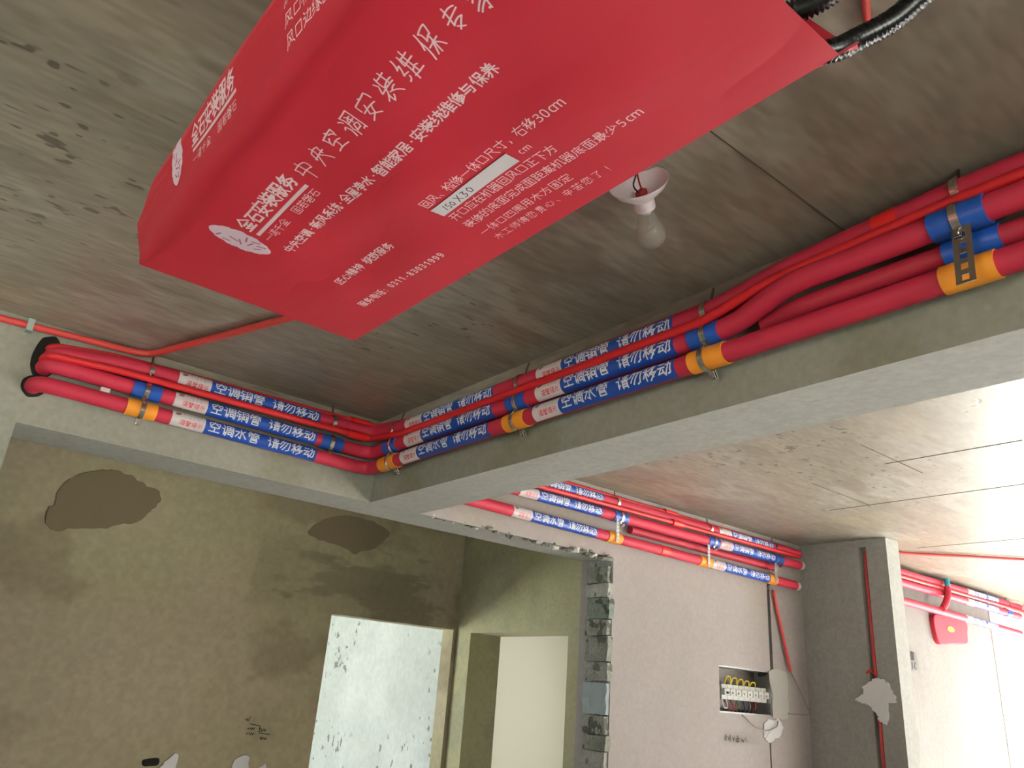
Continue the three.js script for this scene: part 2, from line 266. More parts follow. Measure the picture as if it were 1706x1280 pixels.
const GLYPH = {                                       // '@part:x0,y0,x1,y1' places a radical
  空: '10,0 10,3|2,7 2,3 18,3 18,7|8,5 3,9|12,5 17,9|4,11 16,11|10,11 10,18|2,18 18,18', 调: '@word:0,0,9,20|@round:6,0,20,20', 铜: '@metal:0,0,9,20|@same:9,0,20,20',
  管: '5,0 1,6|4,3 9,3|6,4 8,6|13,0 10,5|13,3 19,3|15,4 17,6|2,10 2,7 18,7 18,10|10,6 10,7|6,10 15,10 15,13 6,13|6,10 6,19 16,19 16,15 6,15', 水: '10,1 10,18 7,16|1,7 7,7 2,16|17,4 12,8|11,7 19,17',
  请: '@word:0,0,9,20|@blue:8,0,20,20', 勿: '6,1 1,9|5,4 18,4 16,17 12,19|9,4 2,15|14,4 6,18', 移: '@grain:0,0,9,20|@many:8,0,20,20', 动: '2,4 9,4|1,9 10,9|6,9 2,16 9,15|8,12 10,17|12,6 19,6 18,17 15,18|15,2 15,10 11,19',
  温: '2,1 5,4|1,7 4,10|1,19 5,12|9,1 17,1 17,8 9,8 9,1|9,4 17,4|8,18 8,11 18,11 18,18|11,11 11,18|15,11 15,18|6,19 20,19', 馨: '1,2 9,2|5,0 5,5|1,5 9,5 9,8 1,8|12,0 12,4|12,1 17,1 17,4 19,4|11,6 18,6 12,9|1,11 19,11|10,9 10,14|5,15 15,15 15,20 5,20 5,15|5,17 15,17',
  提: '1,5 8,5|5,0 5,18 2,17|1,13 8,10|11,1 18,1 18,8 11,8 11,1|11,4 18,4|9,11 20,11|14,11 14,18|14,14 18,14|11,13 9,19|10,16 13,19 20,19', 示: '4,3 16,3|1,8 19,8|10,8 10,19 7,18|5,11 2,17|15,11 18,17',
  金: '10,0 1,8|10,0 19,8|5,9 15,9|3,13 17,13|10,9 10,18|5,14 7,17|15,14 13,17|1,18 19,18', 石: '1,3 19,3|9,3 2,13|6,10 17,10 17,18 6,18 6,10', 安: '@roof:0,0,20,9|@woman:0,5,20,20', 装: '@strong:0,0,20,9|@cloth:0,8,20,20',
  服: '@moon:0,0,9,20|@hand:9,0,20,20', 务: '8,0 2,7|7,3 15,3 2,11|5,5 18,11|3,13 16,13 15,18 12,19|9,10 8,14 2,19', 一: '1,10 19,10', 诺: '@word:0,0,9,20|@like:8,0,20,20', 千: '15,1 4,4|1,9 19,9|10,3 10,20',
  固: '2,1 18,1 18,19 2,19 2,1|5,7 15,7|10,4 10,11|7,11 13,11 13,15 7,15 7,11', 若: '@like:0,0,20,20', 磐: '5,0 3,2|2,9 2,2 8,2 8,9|0,6 10,6|12,0 12,3 11,5|12,0 17,0 17,4 19,4|11,6 18,6 11,10|12,7 19,10|1,12 19,12|8,12 2,18|6,15 16,15 16,20 6,20 6,15',
  中: '2,5 18,5 18,12 2,12 2,5|10,0 10,20', 央: '4,10 4,4 16,4 16,10|1,10 19,10|10,0 10,10 2,19|10,10 18,19', 维: '@silk:0,0,8,20|@bird:7,0,20,20', 保: '@man:0,0,9,20|@dull:7,0,20,20', 专: '4,4 16,4|2,8 18,8|9,0 6,12 16,12 10,18|8,15 13,19',
  家: '@roof:0,0,20,8|3,6 17,6|10,6 2,11|7,9 11,14 10,20 7,19|8,12 1,15|9,15 2,19|17,8 12,11|12,11 18,18', 新: '6,0 6,2|1,3 11,3|3,4 4,7|9,4 8,7|0,8 12,8|1,11 11,11|6,8 6,19|4,13 1,17|8,13 11,16|18,1 13,3 13,12 11,19|13,9 20,9|17,9 17,20',
  风: '4,1 4,11 1,19|4,1 16,1 16,14 20,18|7,5 14,15|14,5 6,16', 系: '15,0 4,3|10,2 5,6 14,6 3,12 17,12|12,9 18,13|10,12 10,19|5,14 2,18|15,14 18,18', 统: '@silk:0,0,8,20|@full:8,0,20,20', 全: '10,0 1,8|10,0 19,8|5,9 15,9|4,13 16,13|10,9 10,18|1,18 19,18',
  屋: '@body:0,0,20,20|6,9 18,9|11,9 7,12 16,12|13,10 17,13|7,15 17,15|12,12 12,19|5,19 19,19', 净: '2,2 5,5|1,12 5,8|10,0 6,5|9,2 15,2 12,5|7,5 17,5 17,13|5,9 20,9|7,13 17,13|12,5 12,19 9,18', 智: '4,0 1,4|3,2 9,2|0,6 10,6|5,2 5,6 1,11|6,7 9,10|12,2 18,2 18,9 12,9 12,2|4,12 16,12 16,20 4,20 4,12|4,16 16,16',
  能: '5,0 1,5 9,5|7,3 10,6|2,19 2,8 9,8 9,19 7,18|2,12 9,12|2,15 9,15|13,1 13,8 19,8 19,6|18,2 13,5|13,11 13,19 19,19 19,16|18,12 13,15', 居: '@body:0,0,20,20|6,10 19,10|12,7 12,14|8,14 17,14 17,19 8,19 8,14', 修: '5,0 1,8|3,5 3,20|7,5 7,15|12,0 8,6|10,4 18,4 8,11|11,5 19,11|16,9 10,13|18,11 9,17|19,14 8,20',
  与: '5,1 4,9 17,9 15,18 11,18|5,4 16,4|1,13 12,13', 养: '6,0 8,3|14,0 12,3|3,4 17,4|4,7 16,7|1,10 19,10|11,3 9,10 1,16|11,10 19,16|7,13 6,17 3,20|13,13 13,20', 回: '2,1 18,1 18,19 2,19 2,1|6,6 14,6 14,14 6,14 6,6', '、': '3,13 7,18', '，': '4,14 6,16 4,19', '！': '10,2 10,13|10,17 10,18', '：': '6,8 6,9|6,16 6,17', '·': '9,10 11,10',
  检: '@tree:0,0,9,20|14,0 8,7|14,0 20,7|11,8 17,8|10,11 12,16|14,11 15,15|19,11 16,17|9,19 20,19', 体: '@man:0,0,9,20|@root:7,0,20,20', 口: '3,3 17,3 17,17 3,17 3,3', 尺: '4,2 16,2 16,8 4,8|4,2 4,11 1,19|10,8 19,19', 寸: '1,5 19,5|13,0 13,19 9,17|4,9 7,13', 右: '1,4 19,4|9,0 1,13|6,10 16,10 16,19 6,19 6,10',
  开: '2,2 18,2|1,9 19,9|6,2 6,11 2,19|14,2 14,20', 应: '10,0 11,3|3,3 19,3|3,3 3,12 0,19|6,8 8,14|11,7 12,13|17,7 14,18|5,18 19,18', 在: '1,4 19,4|9,0 1,13|5,9 5,20|9,11 18,11|13,7 13,18|8,18 19,18', 机: '@tree:0,0,9,20|11,2 11,11 9,19|11,2 17,2 17,18 20,18 20,15',
  器: '2,0 8,0 8,5 2,5 2,0|12,0 18,0 18,5 12,5 12,0|1,9 19,9|10,6 9,9 2,13|10,9 18,13|14,6 16,8|3,14 8,14 8,19 3,19 3,14|12,14 17,14 17,19 12,19 12,14', 正: '2,2 18,2|10,2 10,18|10,10 17,10|4,9 4,18|1,18 19,18', 下: '1,2 19,2|10,2 10,20|11,8 16,12', 方: '10,0 10,4|1,5 19,5|8,5 6,13 1,19|7,10 16,10 15,18 11,18',
  的: '5,0 3,4|1,4 8,4 8,18 1,18 1,4|1,11 8,11|13,0 10,7|12,4 19,4 18,18 14,18|12,9 15,13', 底: '10,0 11,2|3,3 19,3|3,3 3,12 0,19|16,6 7,8|7,7 7,17 11,15|7,11 18,11|12,7 15,15 19,17|11,17 14,19', 面: '1,1 19,1|9,1 8,5|2,5 18,5 18,19 2,19 2,5|7,5 7,19|13,5 13,19|7,10 13,10|7,14 13,14', 完: '@roof:0,0,20,9|5,9 15,9|2,13 18,13|8,13 7,17 2,20|12,13 12,19 19,19 19,16',
  成: '4,5 19,5|4,5 4,12 1,19|4,10 9,10 9,16 7,16|11,0 13,12 19,19 19,15|17,9 10,18|15,1 18,3', 距: '2,1 8,1 8,6 2,6 2,1|5,6 5,18|5,11 9,11|2,10 2,18|1,19 9,17|19,2 12,2 12,18 20,18|12,7 18,7 18,12 12,12', 离: '10,0 10,2|1,3 19,3|7,4 13,9|13,4 7,9|4,5 4,10 16,10 16,5|2,19 2,13 18,13 18,19 16,18|10,10 7,17 13,16|12,14 14,18',
  最: '5,0 15,0 15,6 5,6 5,0|5,3 15,3|1,8 19,8|4,8 4,17|9,8 9,20|4,11 9,11|4,14 9,14|1,18 9,16|11,11 18,11 10,19|12,12 19,19', 少: '10,0 10,11 7,10|5,4 1,11|14,4 19,9|16,9 3,19', 四: '1,3 19,3 19,17 1,17 1,3|7,3 7,9 4,13|12,3 12,10 16,10', 周: '@round:0,0,20,20', 用: '3,1 3,12 1,19|3,1 17,1 17,19 14,18|3,7 17,7|3,13 17,13|10,1 10,19', 木: '1,6 19,6|10,0 10,20|9,6 1,16|11,6 19,16',
  定: '@roof:0,0,20,9|4,9 16,9|10,9 10,18|10,13 16,13|5,12 4,16 1,20|4,15 10,19 19,19', 工: '2,3 18,3|10,3 10,18|1,18 19,18', 师: '2,3 2,12|6,0 6,12 3,19|9,2 20,2|10,16 10,6 18,6 18,15 16,15|14,2 14,20', 傅: '5,0 1,8|3,5 3,20|7,3 20,3|13,0 13,12|8,5 18,5 18,11 8,11 8,5|8,8 18,8|6,14 20,14|16,12 16,20 13,19|9,15 11,18',
  您: '5,0 1,6|3,4 3,11|9,0 6,5|8,2 17,2 16,4|12,2 12,10 10,9|8,5 6,9|15,5 18,9|3,14 1,18|6,13 6,19 14,19 14,17|9,13 11,15|16,13 19,17', 费: '4,2 16,2 16,5 4,5 4,8 17,8 16,11|8,0 7,10|12,0 12,11|5,17 5,12 15,12 15,17|10,13 9,17 3,20|12,17 17,20', 心: '3,8 1,15|6,6 6,17 15,17 15,14|9,3 12,7|16,6 19,12',
  辛: '10,0 10,3|2,4 18,4|6,5 7,9|14,5 13,9|1,10 19,10|3,14 17,14|10,10 10,20', 苦: '1,3 19,3|6,0 6,6|14,0 14,6|1,10 19,10|10,6 10,14|5,14 15,14 15,19 5,19 5,14', 了: '3,2 16,2 10,8 10,19 6,17', 匠: '19,2 2,2 2,18 19,18|16,4 8,6 8,11 5,15|8,9 18,9|13,9 13,16', 精: '@rice:0,0,9,20|@blue:9,0,20,20',
  神: '4,0 6,3|1,5 8,5 1,13|5,9 5,20|6,10 9,13|11,4 19,4 19,14 11,14 11,4|11,9 19,9|15,0 15,20', 极: '@tree:0,0,9,20|10,2 17,2 15,8 19,8 9,19|12,3 12,10 8,19|12,10 20,19', 致: '0,2 10,2|5,2 1,7 8,7|7,4 10,8|1,12 9,12|5,8 5,18|0,19 10,17|13,0 11,8|12,4 20,4|18,4 10,19|13,8 20,19',
  电: '3,3 17,3 17,13 3,13 3,3|3,8 17,8|10,0 10,18 19,18 19,15', 话: '@word:0,0,9,20|@tongue:8,0,20,20', 边: '8,5 18,5 17,14 14,14|12,1 12,6 8,14|2,1 5,4|1,8 5,8 5,15|1,18 5,15 19,18', 缘: '@silk:0,0,8,20|12,0 10,4|11,2 18,2 17,5|9,6 20,6|13,6 9,10|12,8 15,12 14,20 11,19|13,11 9,14|14,14 9,18|18,8 15,11 20,17',
};
const strokes = {};
function glyphStrokes(ch) {
  if (strokes[ch]) return strokes[ch];
  const out = [], add = (spec, x0, y0, x1, y1) => {
    for (const s of spec.split('|')) {
      if (s[0] === '@') { const [name, q] = s.slice(1).split(':'), b = q.split(',').map(Number); add(LEFT[name], b[0], b[1], b[2], b[3]); }
      else out.push(s.split(' ').map((p) => { const [x, y] = p.split(',').map(Number); return [x0 + x / 20 * (x1 - x0), y0 + y / 20 * (y1 - y0)]; }));
    }
  };
  add(GLYPH[ch], 0, 0, 20, 20);
  return strokes[ch] = out;
}
// one line of text from x to x2 on the canvas; characters without strokes here are drawn with the font
function textLine(c, text, x, y, size, { width, weight = 0.09, color = '#f0dfe0', slant = 0, hand = false, half = 0.55, font = 'sans-serif', bold = '' } = {}) {
  const wide = (ch) => ch === ' ' ? 0.5 : ch === '·' ? 0.62 : GLYPH[ch] ? 1 : half;
  const total = [...text].reduce((s, ch) => s + wide(ch), 0), pitch = width ? width / total : size * 1.06;
  c.save(); c.strokeStyle = c.fillStyle = color; c.lineCap = c.lineJoin = hand ? 'round' : 'square'; c.lineWidth = size * weight;
  let at = x;
  for (const ch of text) {
    const w = wide(ch) * pitch, g = GLYPH[ch] && glyphStrokes(ch);
    if (g) {
      const cw = Math.min(w * (hand ? 0.72 : 0.94), size * 1.15), k = ch === '·' ? w : cw;
      for (const s of g) {
        c.beginPath();
        const pt = ([px, py]) => [at + (w - k) / 2 + px / 20 * k + slant * (10 - py) / 20 * size + (hand ? Math.sin(px * 1.1 + py * 0.7) * size * 0.05 : 0), y + py / 20 * size + (hand ? Math.cos(px * 0.6 - py * 0.9) * size * 0.05 - (px - 10) / 20 * size * 0.12 : 0)];
        s.forEach((p, i) => { const q = pt(p); i ? (hand ? c.quadraticCurveTo(...pt([(p[0] + s[i - 1][0]) / 2 + 0.9, (p[1] + s[i - 1][1]) / 2 - 0.9]), ...q) : c.lineTo(...q)) : c.moveTo(...q); });
        c.stroke();
      }
    } else if (ch !== ' ') { c.font = `${bold} ${size * 1.12}px ${font}`; c.textBaseline = 'alphabetic'; c.textAlign = 'center'; c.save(); c.translate(at + w / 2, y + size * 0.94); c.scale(Math.min(1, w / (size * 0.56)), 1); c.fillText(ch, 0, 0); c.restore(); }
    at += w;
  }
  c.restore();
}
function canvasTex(w, h, draw) {
  const cv = document.createElement('canvas'); cv.width = w; cv.height = h; const c = cv.getContext('2d'); draw(c, w, h);
  const t = new THREE.CanvasTexture(cv); t.colorSpace = THREE.SRGBColorSpace; t.magFilter = THREE.LinearFilter; t.anisotropy = 8; return t;
}
function feather(c, x, y, w, h, ink, lines) {           // leaf-shaped emblem with a ragged rim
  c.save(); c.translate(x, y); c.fillStyle = ink; c.beginPath();
  for (let i = 0; i <= 80; i++) { const a = i / 80 * Math.PI * 2, k = 1 + 0.05 * Math.sin(i * 5.3) + 0.03 * Math.sin(i * 2.1), px = Math.sin(a) * w / 2 * k * Math.abs(Math.sin(a)) ** 0.15, py = -Math.cos(a) * h / 2; i ? c.lineTo(px, py) : c.moveTo(px, py); }
  c.fill(); c.strokeStyle = lines; c.lineWidth = w * 0.05; c.lineCap = 'round';
  for (const [a, b, d, e] of [[-0.28, -0.34, -0.1, -0.3], [-0.32, -0.22, -0.3, -0.12], [-0.05, -0.16, -0.12, -0.02], [0.02, -0.02, -0.2, 0.05], [0.05, 0.08, 0.3, 0.05], [-0.1, 0.14, 0.12, 0.18], [0.2, 0.14, 0.28, 0.26], [-0.15, 0.26, 0, 0.34], [0.1, 0.26, 0.16, 0.38]]) { c.beginPath(); c.moveTo(a * w, b * h); c.lineTo(d * w, e * h); c.stroke(); }
  c.restore();
}
const BAGRED = '#b0182e';
// underside of the bag: 1.03 m along the bag, 0.40 m across
const bagUnder = canvasTex(2048, 800, (c, W, Hh) => {
  c.fillStyle = BAGRED; c.fillRect(0, 0, W, Hh);
  const K = W / 1.024, X = (z) => (z + 1.306) * K, Y = (x) => (x - 0.205) * K, ink = '#eed9dd';
  const row = (text, z0, z1, x0, x1, o = {}) => textLine(c, text, X(z0), Y(x0), (x1 - x0) * K, { width: (z1 - z0) * K, color: ink, ...o });
  feather(c, X(-1.098), Y(0.298), 0.05 * K, 0.098 * K, '#e8d3e2', '#a84a6e');
  row('金石安装服务', -1.062, -0.892, 0.274, 0.302, { weight: 0.125, slant: 0.12 });
  c.fillStyle = ink; c.fillRect(X(-1.062), Y(0.3085), 0.168 * K, 0.006 * K);
  row('一诺千金', -1.064, -0.991, 0.319, 0.334, { weight: 0.08 }); row('固若磐石', -0.967, -0.894, 0.319, 0.334, { weight: 0.08 });
  row('中央空调安装维保专家', -0.885, -0.462, 0.277, 0.312, { weight: 0.062, slant: 0.2, hand: true });
  row('中央空调·新风系统·全屋净水·智能家居·安装统维修与保养', -1.072, -0.546, 0.354, 0.372, { weight: 0.125 });
  row('回风、检修一体口尺寸，右移30cm', -0.815, -0.534, 0.438, 0.455, { weight: 0.085, half: 0.62 });
  row('cm', -0.64, -0.618, 0.465, 0.478);
  row('开口应在机器回风口正下方', -0.815, -0.598, 0.487, 0.504, { weight: 0.085 });
  row('装修的底面完成面距离机器底面最少5cm', -0.816, -0.485, 0.513, 0.529, { weight: 0.085, half: 0.62 });
  row('一体口四周用木方固定', -0.817, -0.628, 0.541, 0.556, { weight: 0.085 });
  row('木工师傅您费心、辛苦您了！', -0.812, -0.575, 0.564, 0.578, { weight: 0.075 });
  row('匠心精神 极致服务', -1.113, -0.938, 0.462, 0.479, { weight: 0.12 });
  row('服务电话：', -1.158, -1.062, 0.531, 0.548, { weight: 0.12 }); row('0311-83031999', -1.06, -0.9, 0.53, 0.546, { bold: 'bold' });
});
// left flank: same length, height 0.17 m (canvas top = upper edge)
const bagFlank = canvasTex(2048, 340, (c, W, Hh) => {
  c.fillStyle = BAGRED; c.fillRect(0, 0, W, Hh);
  const K = W / 1.024, X = (z) => (z + 1.306) * K, Y = (y) => (0.79 - y) * K, ink = '#eed9dd';
  feather(c, X(-1.098), Y(0.703), 0.046 * K, 0.078 * K, '#e8d3e2', '#a84a6e');
  textLine(c, '金石安装服务', X(-1.034), Y(0.72), 0.029 * K, { width: 0.17 * K, weight: 0.125, slant: 0.12, color: ink });
  c.fillStyle = ink; c.fillRect(X(-1.031), Y(0.688), 0.168 * K, 0.005 * K);
  textLine(c, '一诺千金', X(-1.031), Y(0.677), 0.014 * K, { width: 0.07 * K, weight: 0.09, color: ink }); textLine(c, '固若磐石', X(-0.936), Y(0.677), 0.014 * K, { width: 0.07 * K, weight: 0.09, color: ink });
  ['风口回风尺寸', '风口机器检修', '风口边缘固定'].forEach((t, i) => textLine(c, t, X(-0.714), Y(0.716 - i * 0.026), 0.018 * K, { width: 0.13 * K, weight: 0.09, color: ink }));
});
const noticeStrip = canvasTex(512, 72, (c, W, Hh) => {
  c.fillStyle = '#e9e4ea'; c.fillRect(0, 0, W, Hh); c.strokeStyle = '#22202a'; c.lineWidth = 4; c.lineCap = c.lineJoin = 'round';
  for (const s of ['62,20 52,56', '88,22 76,24 74,38 86,42 82,56 70,56', '108,26 98,34 96,52 108,56 116,40 108,26', '140,18 164,58|166,18 136,60', '184,20 202,22 188,36 202,46 190,60 178,56', '232,20 220,34 222,54 236,54 244,34 232,20'])
    for (const q of s.split('|')) { c.beginPath(); q.split(' ').forEach((p, i) => { const [x, y] = p.split(',').map(Number); i ? c.lineTo(x, y) : c.moveTo(x, y); }); c.stroke(); }
});
const pipeLabel = (text) => canvasTex(1024, 144, (c, W, Hh) => {
  c.fillStyle = '#1746a0'; c.fillRect(0, 0, W, Hh); c.fillStyle = '#ece4e6'; c.fillRect(0, 0, W * 0.212, Hh);
  c.fillStyle = '#8b6f66'; c.beginPath(); c.ellipse(38, 40, 20, 12, -0.3, 0, 7); c.fill(); c.fillStyle = '#7a8078';
  textLine(c, '金石安装服务', 68, 22, 16, { width: 130, weight: 0.09, color: '#8d8f8c' }); textLine(c, '一诺千金', 72, 48, 12, { width: 110, weight: 0.08, color: '#a5a5a2' });
  textLine(c, '温馨提示', 52, 78, 34, { width: 152, weight: 0.1, color: '#c83a48' });
  textLine(c, text, 236, 30, 82, { width: 360, weight: 0.105, color: '#f4f4f6' }); textLine(c, '请勿移动', 650, 30, 82, { width: 360, weight: 0.105, color: '#f4f4f6' });
});
const labelCopper = std(0xffffff, { map: pipeLabel('空调铜管'), roughness: 0.35 }), labelWater = std(0xffffff, { map: pipeLabel('空调水管'), roughness: 0.35 });
const inkTex = (w, h, spec, width, color) => canvasTex(w, h, (c) => { c.clearRect(0, 0, w, h); c.strokeStyle = color; c.lineWidth = width; c.lineCap = c.lineJoin = 'round'; for (const s of spec.split('|')) { c.beginPath(); s.split(' ').forEach((p, i) => { const [x, y] = p.split(',').map(Number); i ? c.lineTo(x, y) : c.moveTo(x, y); }); c.stroke(); } });
const inkMat = (t) => new THREE.MeshStandardMaterial({ map: t, transparent: true, roughness: 0.9 });
// ---------------------------------------------------------------- the building
const CEIL = H(0.9), BEAM = H(0.6);
struct('ground', box(-60, 70, -9.3, -9, -60, 60), M.ground);
struct('floor', box(-2.6, 6.95, -0.15, 0, -6.4, 3.4), M.floor);
const ceiling = struct('ceiling', box(-2.6, 6.95, CEIL, CEIL + 0.18, -6.4, 3.4), M.slab);
// fins of mortar left at the joints of the shuttering boards
for (const [x0, x1, z0, z1] of [[0.86, 1.3, -0.661, -0.6595], [2.9, 3.36, -1.713, -1.711], [2.55, 3.0, -1.313, -1.311], [3.35, 3.352, -1.9, -0.7], [2.81, 2.812, -1.36, -0.9], [4.35, 4.352, -1.98, -0.6]])
  mesh('form_seam', box(x0, x1, CEIL - 0.0015, CEIL + 0.002, z0, z1), M.gap, ceiling);
const beamA = struct('ceiling_beam', box(0.2, 2.54, BEAM, CEIL, -2.68, -2.48), [M.green, M.green, M.slab, M.grey, M.green, M.hall]);
const beamB = struct('ceiling_beam_001', box(1.31, 1.52, BEAM, CEIL, -2.48, 3.2), [M.pale, M.green, M.slab, M.grey, M.green, M.green]);
mesh('upper_cover', box(1.3085, 1.312, H(0.72), CEIL, -2.478, 3.19), M.slab, beamB); mesh('upper_cover', box(0.5, 1.3085, H(0.79), CEIL, -2.482, -2.4785), M.slab, beamA);  // thin sheets in the slab material over the upper beam faces
mesh('plaster_coat', box(1.52, 2.54, BEAM, CEIL, -2.481, -2.4775), M.pale, beamA);
struct('wall_left_nib', wall('z', -2.68, 0.2, -2.4, 0.2, 0, CEIL), M.green);
// wall with the fuse box: 3 cm of plaster with the cable chase cut in, on solid masonry
const wallBack = struct('wall_back', mergeGeometries([wall('z', -2.51, 0.03, 2.54, 4.02, 0, CEIL, [[3.27, 3.69, H(0), H(0.21)], [3.69, 3.716, H(0.21), H(0.64)], [3.655, 3.667, 0.3, H(-0.1)]]), wall('z', -2.68, 0.17, 2.54, 4.02, 0, CEIL, [[3.27, 3.69, H(0), H(0.21)]])]), M.pale);
struct('wall_stub', mergeGeometries([wall('x', 4.02, 0.03, -2.48, -1.985, 0, CEIL, [[-2.133, -2.094, 0.2, H(0.86)]]), wall('x', 4.05, 0.1, -2.48, -1.985, 0, CEIL)]), M.grey);
struct('wall_far_right', mergeGeometries([wall('z', -2.54, 0.2, 4.15, 6.95, 0, CEIL)]), M.render);
struct('wall_window_right', wall('x', 6.75, 0.2, -2.34, 3.4, 0, CEIL, [[-2.2, -1.2, 0.6, 2.42], [0.2, 2.3, 0.6, 2.42]]), M.pale);
struct('wall_front', wall('z', 3.2, 0.2, -2.6, 6.75, 0, CEIL, [[-1.7, 0.5, 0.8, 2.3]]), M.pale);
struct('wall_left', wall('x', -2.6, 0.2, -6.4, 3.2, 0, CEIL, [[-1.05, -0.15, 1.2, 2.2]]), M.green);  // the opening belongs to the added left window
const wallHall = struct('wall_hall_back', wall('z', -3.73, 0.1, -2.4, 2.74, 0, CEIL, [[1.797, 2.518, 0, H(0.307)]]), M.hall);
const wallGreen = struct('wall_hall_right', wall('x', 2.54, 0.2, -3.63, -2.68, 0, CEIL, [[-3.5, -2.75, 0, H(0.292)]]), M.olive);
struct('wall_bedroom_partition', wall('x', 2.64, 0.1, -6.2, -3.73, 0, CEIL), M.speck);
struct('wall_bedroom_back', wall('z', -6.4, 0.2, -2.4, 6.4, 0, CEIL, [[-0.55, 0.95, 0.75, 2.25]]), M.cream);
struct('wall_bedroom_right', wall('x', 6.2, 0.2, -6.2, -2.54, 0, CEIL, [[-4.6, -4.0, 1.2, 2.0]]), M.cream);
// window frames
function windowFrame(name, axis, at, a0, a1, y0, y1, bars) {
  const g = [], w = 0.05, d = 0.06, bx = (p0, p1, q0, q1) => g.push(axis === 'x' ? box(at, at + d, q0, q1, p0, p1) : box(p0, p1, q0, q1, at, at + d));
  bx(a0, a1, y0, y0 + w); bx(a0, a1, y1 - w, y1); bx(a0, a0 + w, y0 + w, y1 - w); bx(a1 - w, a1, y0 + w, y1 - w);
  for (let i = 1; i < bars; i++) { const c = a0 + (a1 - a0) * i / bars; bx(c - 0.025, c + 0.025, y0 + w, y1 - w); }
  struct(name, mergeGeometries(g), M.frame);
}
windowFrame('window_1', 'x', 6.83, 0.2, 2.3, 0.6, 2.42, 3);
windowFrame('window_3', 'x', 6.83, -2.2, -1.2, 0.6, 2.42, 2);
windowFrame('window_2', 'z', 3.28, -1.7, 0.5, 0.8, 2.3, 3);
windowFrame('added_window_6', 'x', -2.52, -1.05, -0.15, 1.2, 2.2, 1);  // frame of the added left window, out of view
windowFrame('window_4', 'z', -6.32, -0.55, 0.95, 0.75, 2.25, 2);
windowFrame('window_5', 'x', 6.28, -4.6, -4.0, 1.2, 2.0, 1);

// broken concrete along the lower edge of the beam, and the torn end of the wall beside the doorway
function lump(sx, sy, sz, n = 12) {
  const pts = []; for (let i = 0; i < n; i++) { const a = rr(0, 6.283), b = Math.acos(rr(-1, 1)); pts.push(V(Math.sin(b) * Math.cos(a) * sx * rr(0.75, 1), Math.cos(b) * sy * rr(0.75, 1), Math.sin(b) * Math.sin(a) * sz * rr(0.75, 1))); }
  return worldUV(new ConvexGeometry(pts));
}
const lumps = Array.from({ length: 8 }, () => lump(0.03, 0.011, 0.022));
for (let i = 0; i < 46; i++) {
  const x = 1.58 + i * 0.021 + rr(-0.008, 0.008), m = mesh('broken_concrete', lumps[i % 8], i % 5 ? M.broken : M.white, beamA), k = 0.5 + 0.7 * (i / 46);
  m.position.set(x, BEAM + rr(0.0, 0.012) - 0.012 * (i / 46), -2.49 + rr(-0.012, 0.014)); m.rotation.set(rr(-0.4, 0.4), rr(0, 6), rr(-0.3, 0.3)); m.scale.set(k, k, k);
}
let brickSeed = 0;
function jaggedBlock(sy, sz) {
  const g = new THREE.BoxGeometry(0.03, sy, sz, 1, 4, 6), p = g.attributes.position, o = (brickSeed += 0.137) % 1;
  for (let i = 0; i < p.count; i++) { const y = p.getY(i), z = p.getZ(i), f = fbm(z * 1.9 + o, y * 1.9 + o * 0.7 + 1, 12, 12, 3, 1) - 0.5; p.setXYZ(i, p.getX(i) - f * 0.02, y + (fbm(z + o, y + 1, 24, 24, 2, 3) - 0.5) * 0.008, z + (fbm(y + o, z + 1, 24, 24, 2, 2) - 0.5) * 0.012); }
  const q = worldUV(g), uv = q.attributes.uv; for (let i = 0; i < uv.count; i++) uv.setXY(i, uv.getX(i) + o * 3, uv.getY(i) + o * 5); return q;
}
for (let y = H(0.565), i = 0; y > 0.6; i++) {
  const h = [0.075, 0.062, 0.09, 0.07, 0.105, 0.08, 0.13][i % 7];
  const blue = i === 6;
  const b = mesh('brick', jaggedBlock(h - 0.005, 0.135), blue ? M.paleBlock : M.brick[(i * 3 + 1) % 4], wallBack); b.position.set(2.533 - (i % 2) * 0.003, y - h / 2, -2.553 + (i % 3) * 0.004); y -= h;
}
mesh('torn_edge', box(2.536, 2.54, 0.5, H(0.59), -2.63, -2.485), M.broken, wallBack);
const wallPlate = (outline, z, depth, mat, name, parent) => { const m = mesh(name, worldUV(slab(blobShape(jag(outline, name === 'hole_shade_plate' ? 0.001 : 0.0045).map(([x, y]) => [x, H(y)])), depth, 0.0015)), mat, parent); m.position.z = z; return m; };
// darker mortar over old holes in the hall wall
part(wallPlate([[0.508, 0.625], [0.536, 0.689], [0.592, 0.734], [0.664, 0.764], [0.715, 0.765], [0.768, 0.757], [0.821, 0.735], [0.883, 0.72], [0.901, 0.679], [0.872, 0.628], [0.841, 0.584], [0.785, 0.557], [0.723, 0.527], [0.603, 0.504], [0.528, 0.484], [0.496, 0.519], [0.493, 0.559], [0.513, 0.595]], -3.63, 0.003, M.mortar, 'mortar_patch', wallHall), 'large dark mortar patch');
part(wallPlate([[1.607, 0.662], [1.666, 0.733], [1.781, 0.782], [1.921, 0.787], [2.028, 0.762], [2.055, 0.728], [1.998, 0.668], [1.879, 0.61], [1.821, 0.625], [1.696, 0.641]], -3.63, 0.003, M.mortar, 'mortar_patch', wallHall), 'small dark mortar patch');
for (const o of [[[1.146, -0.42], [1.15, -0.36], [1.198, -0.319], [1.206, -0.37], [1.2, -0.42]], [[1.45, -0.42], [1.449, -0.34], [1.5, -0.322], [1.512, -0.38], [1.5, -0.42]], [[1.555, -0.42], [1.562, -0.372], [1.586, -0.352], [1.6, -0.38], [1.59, -0.42]]]) wallPlate(o, -3.63, 0.004, M.putty, 'putty_splash', wallHall);
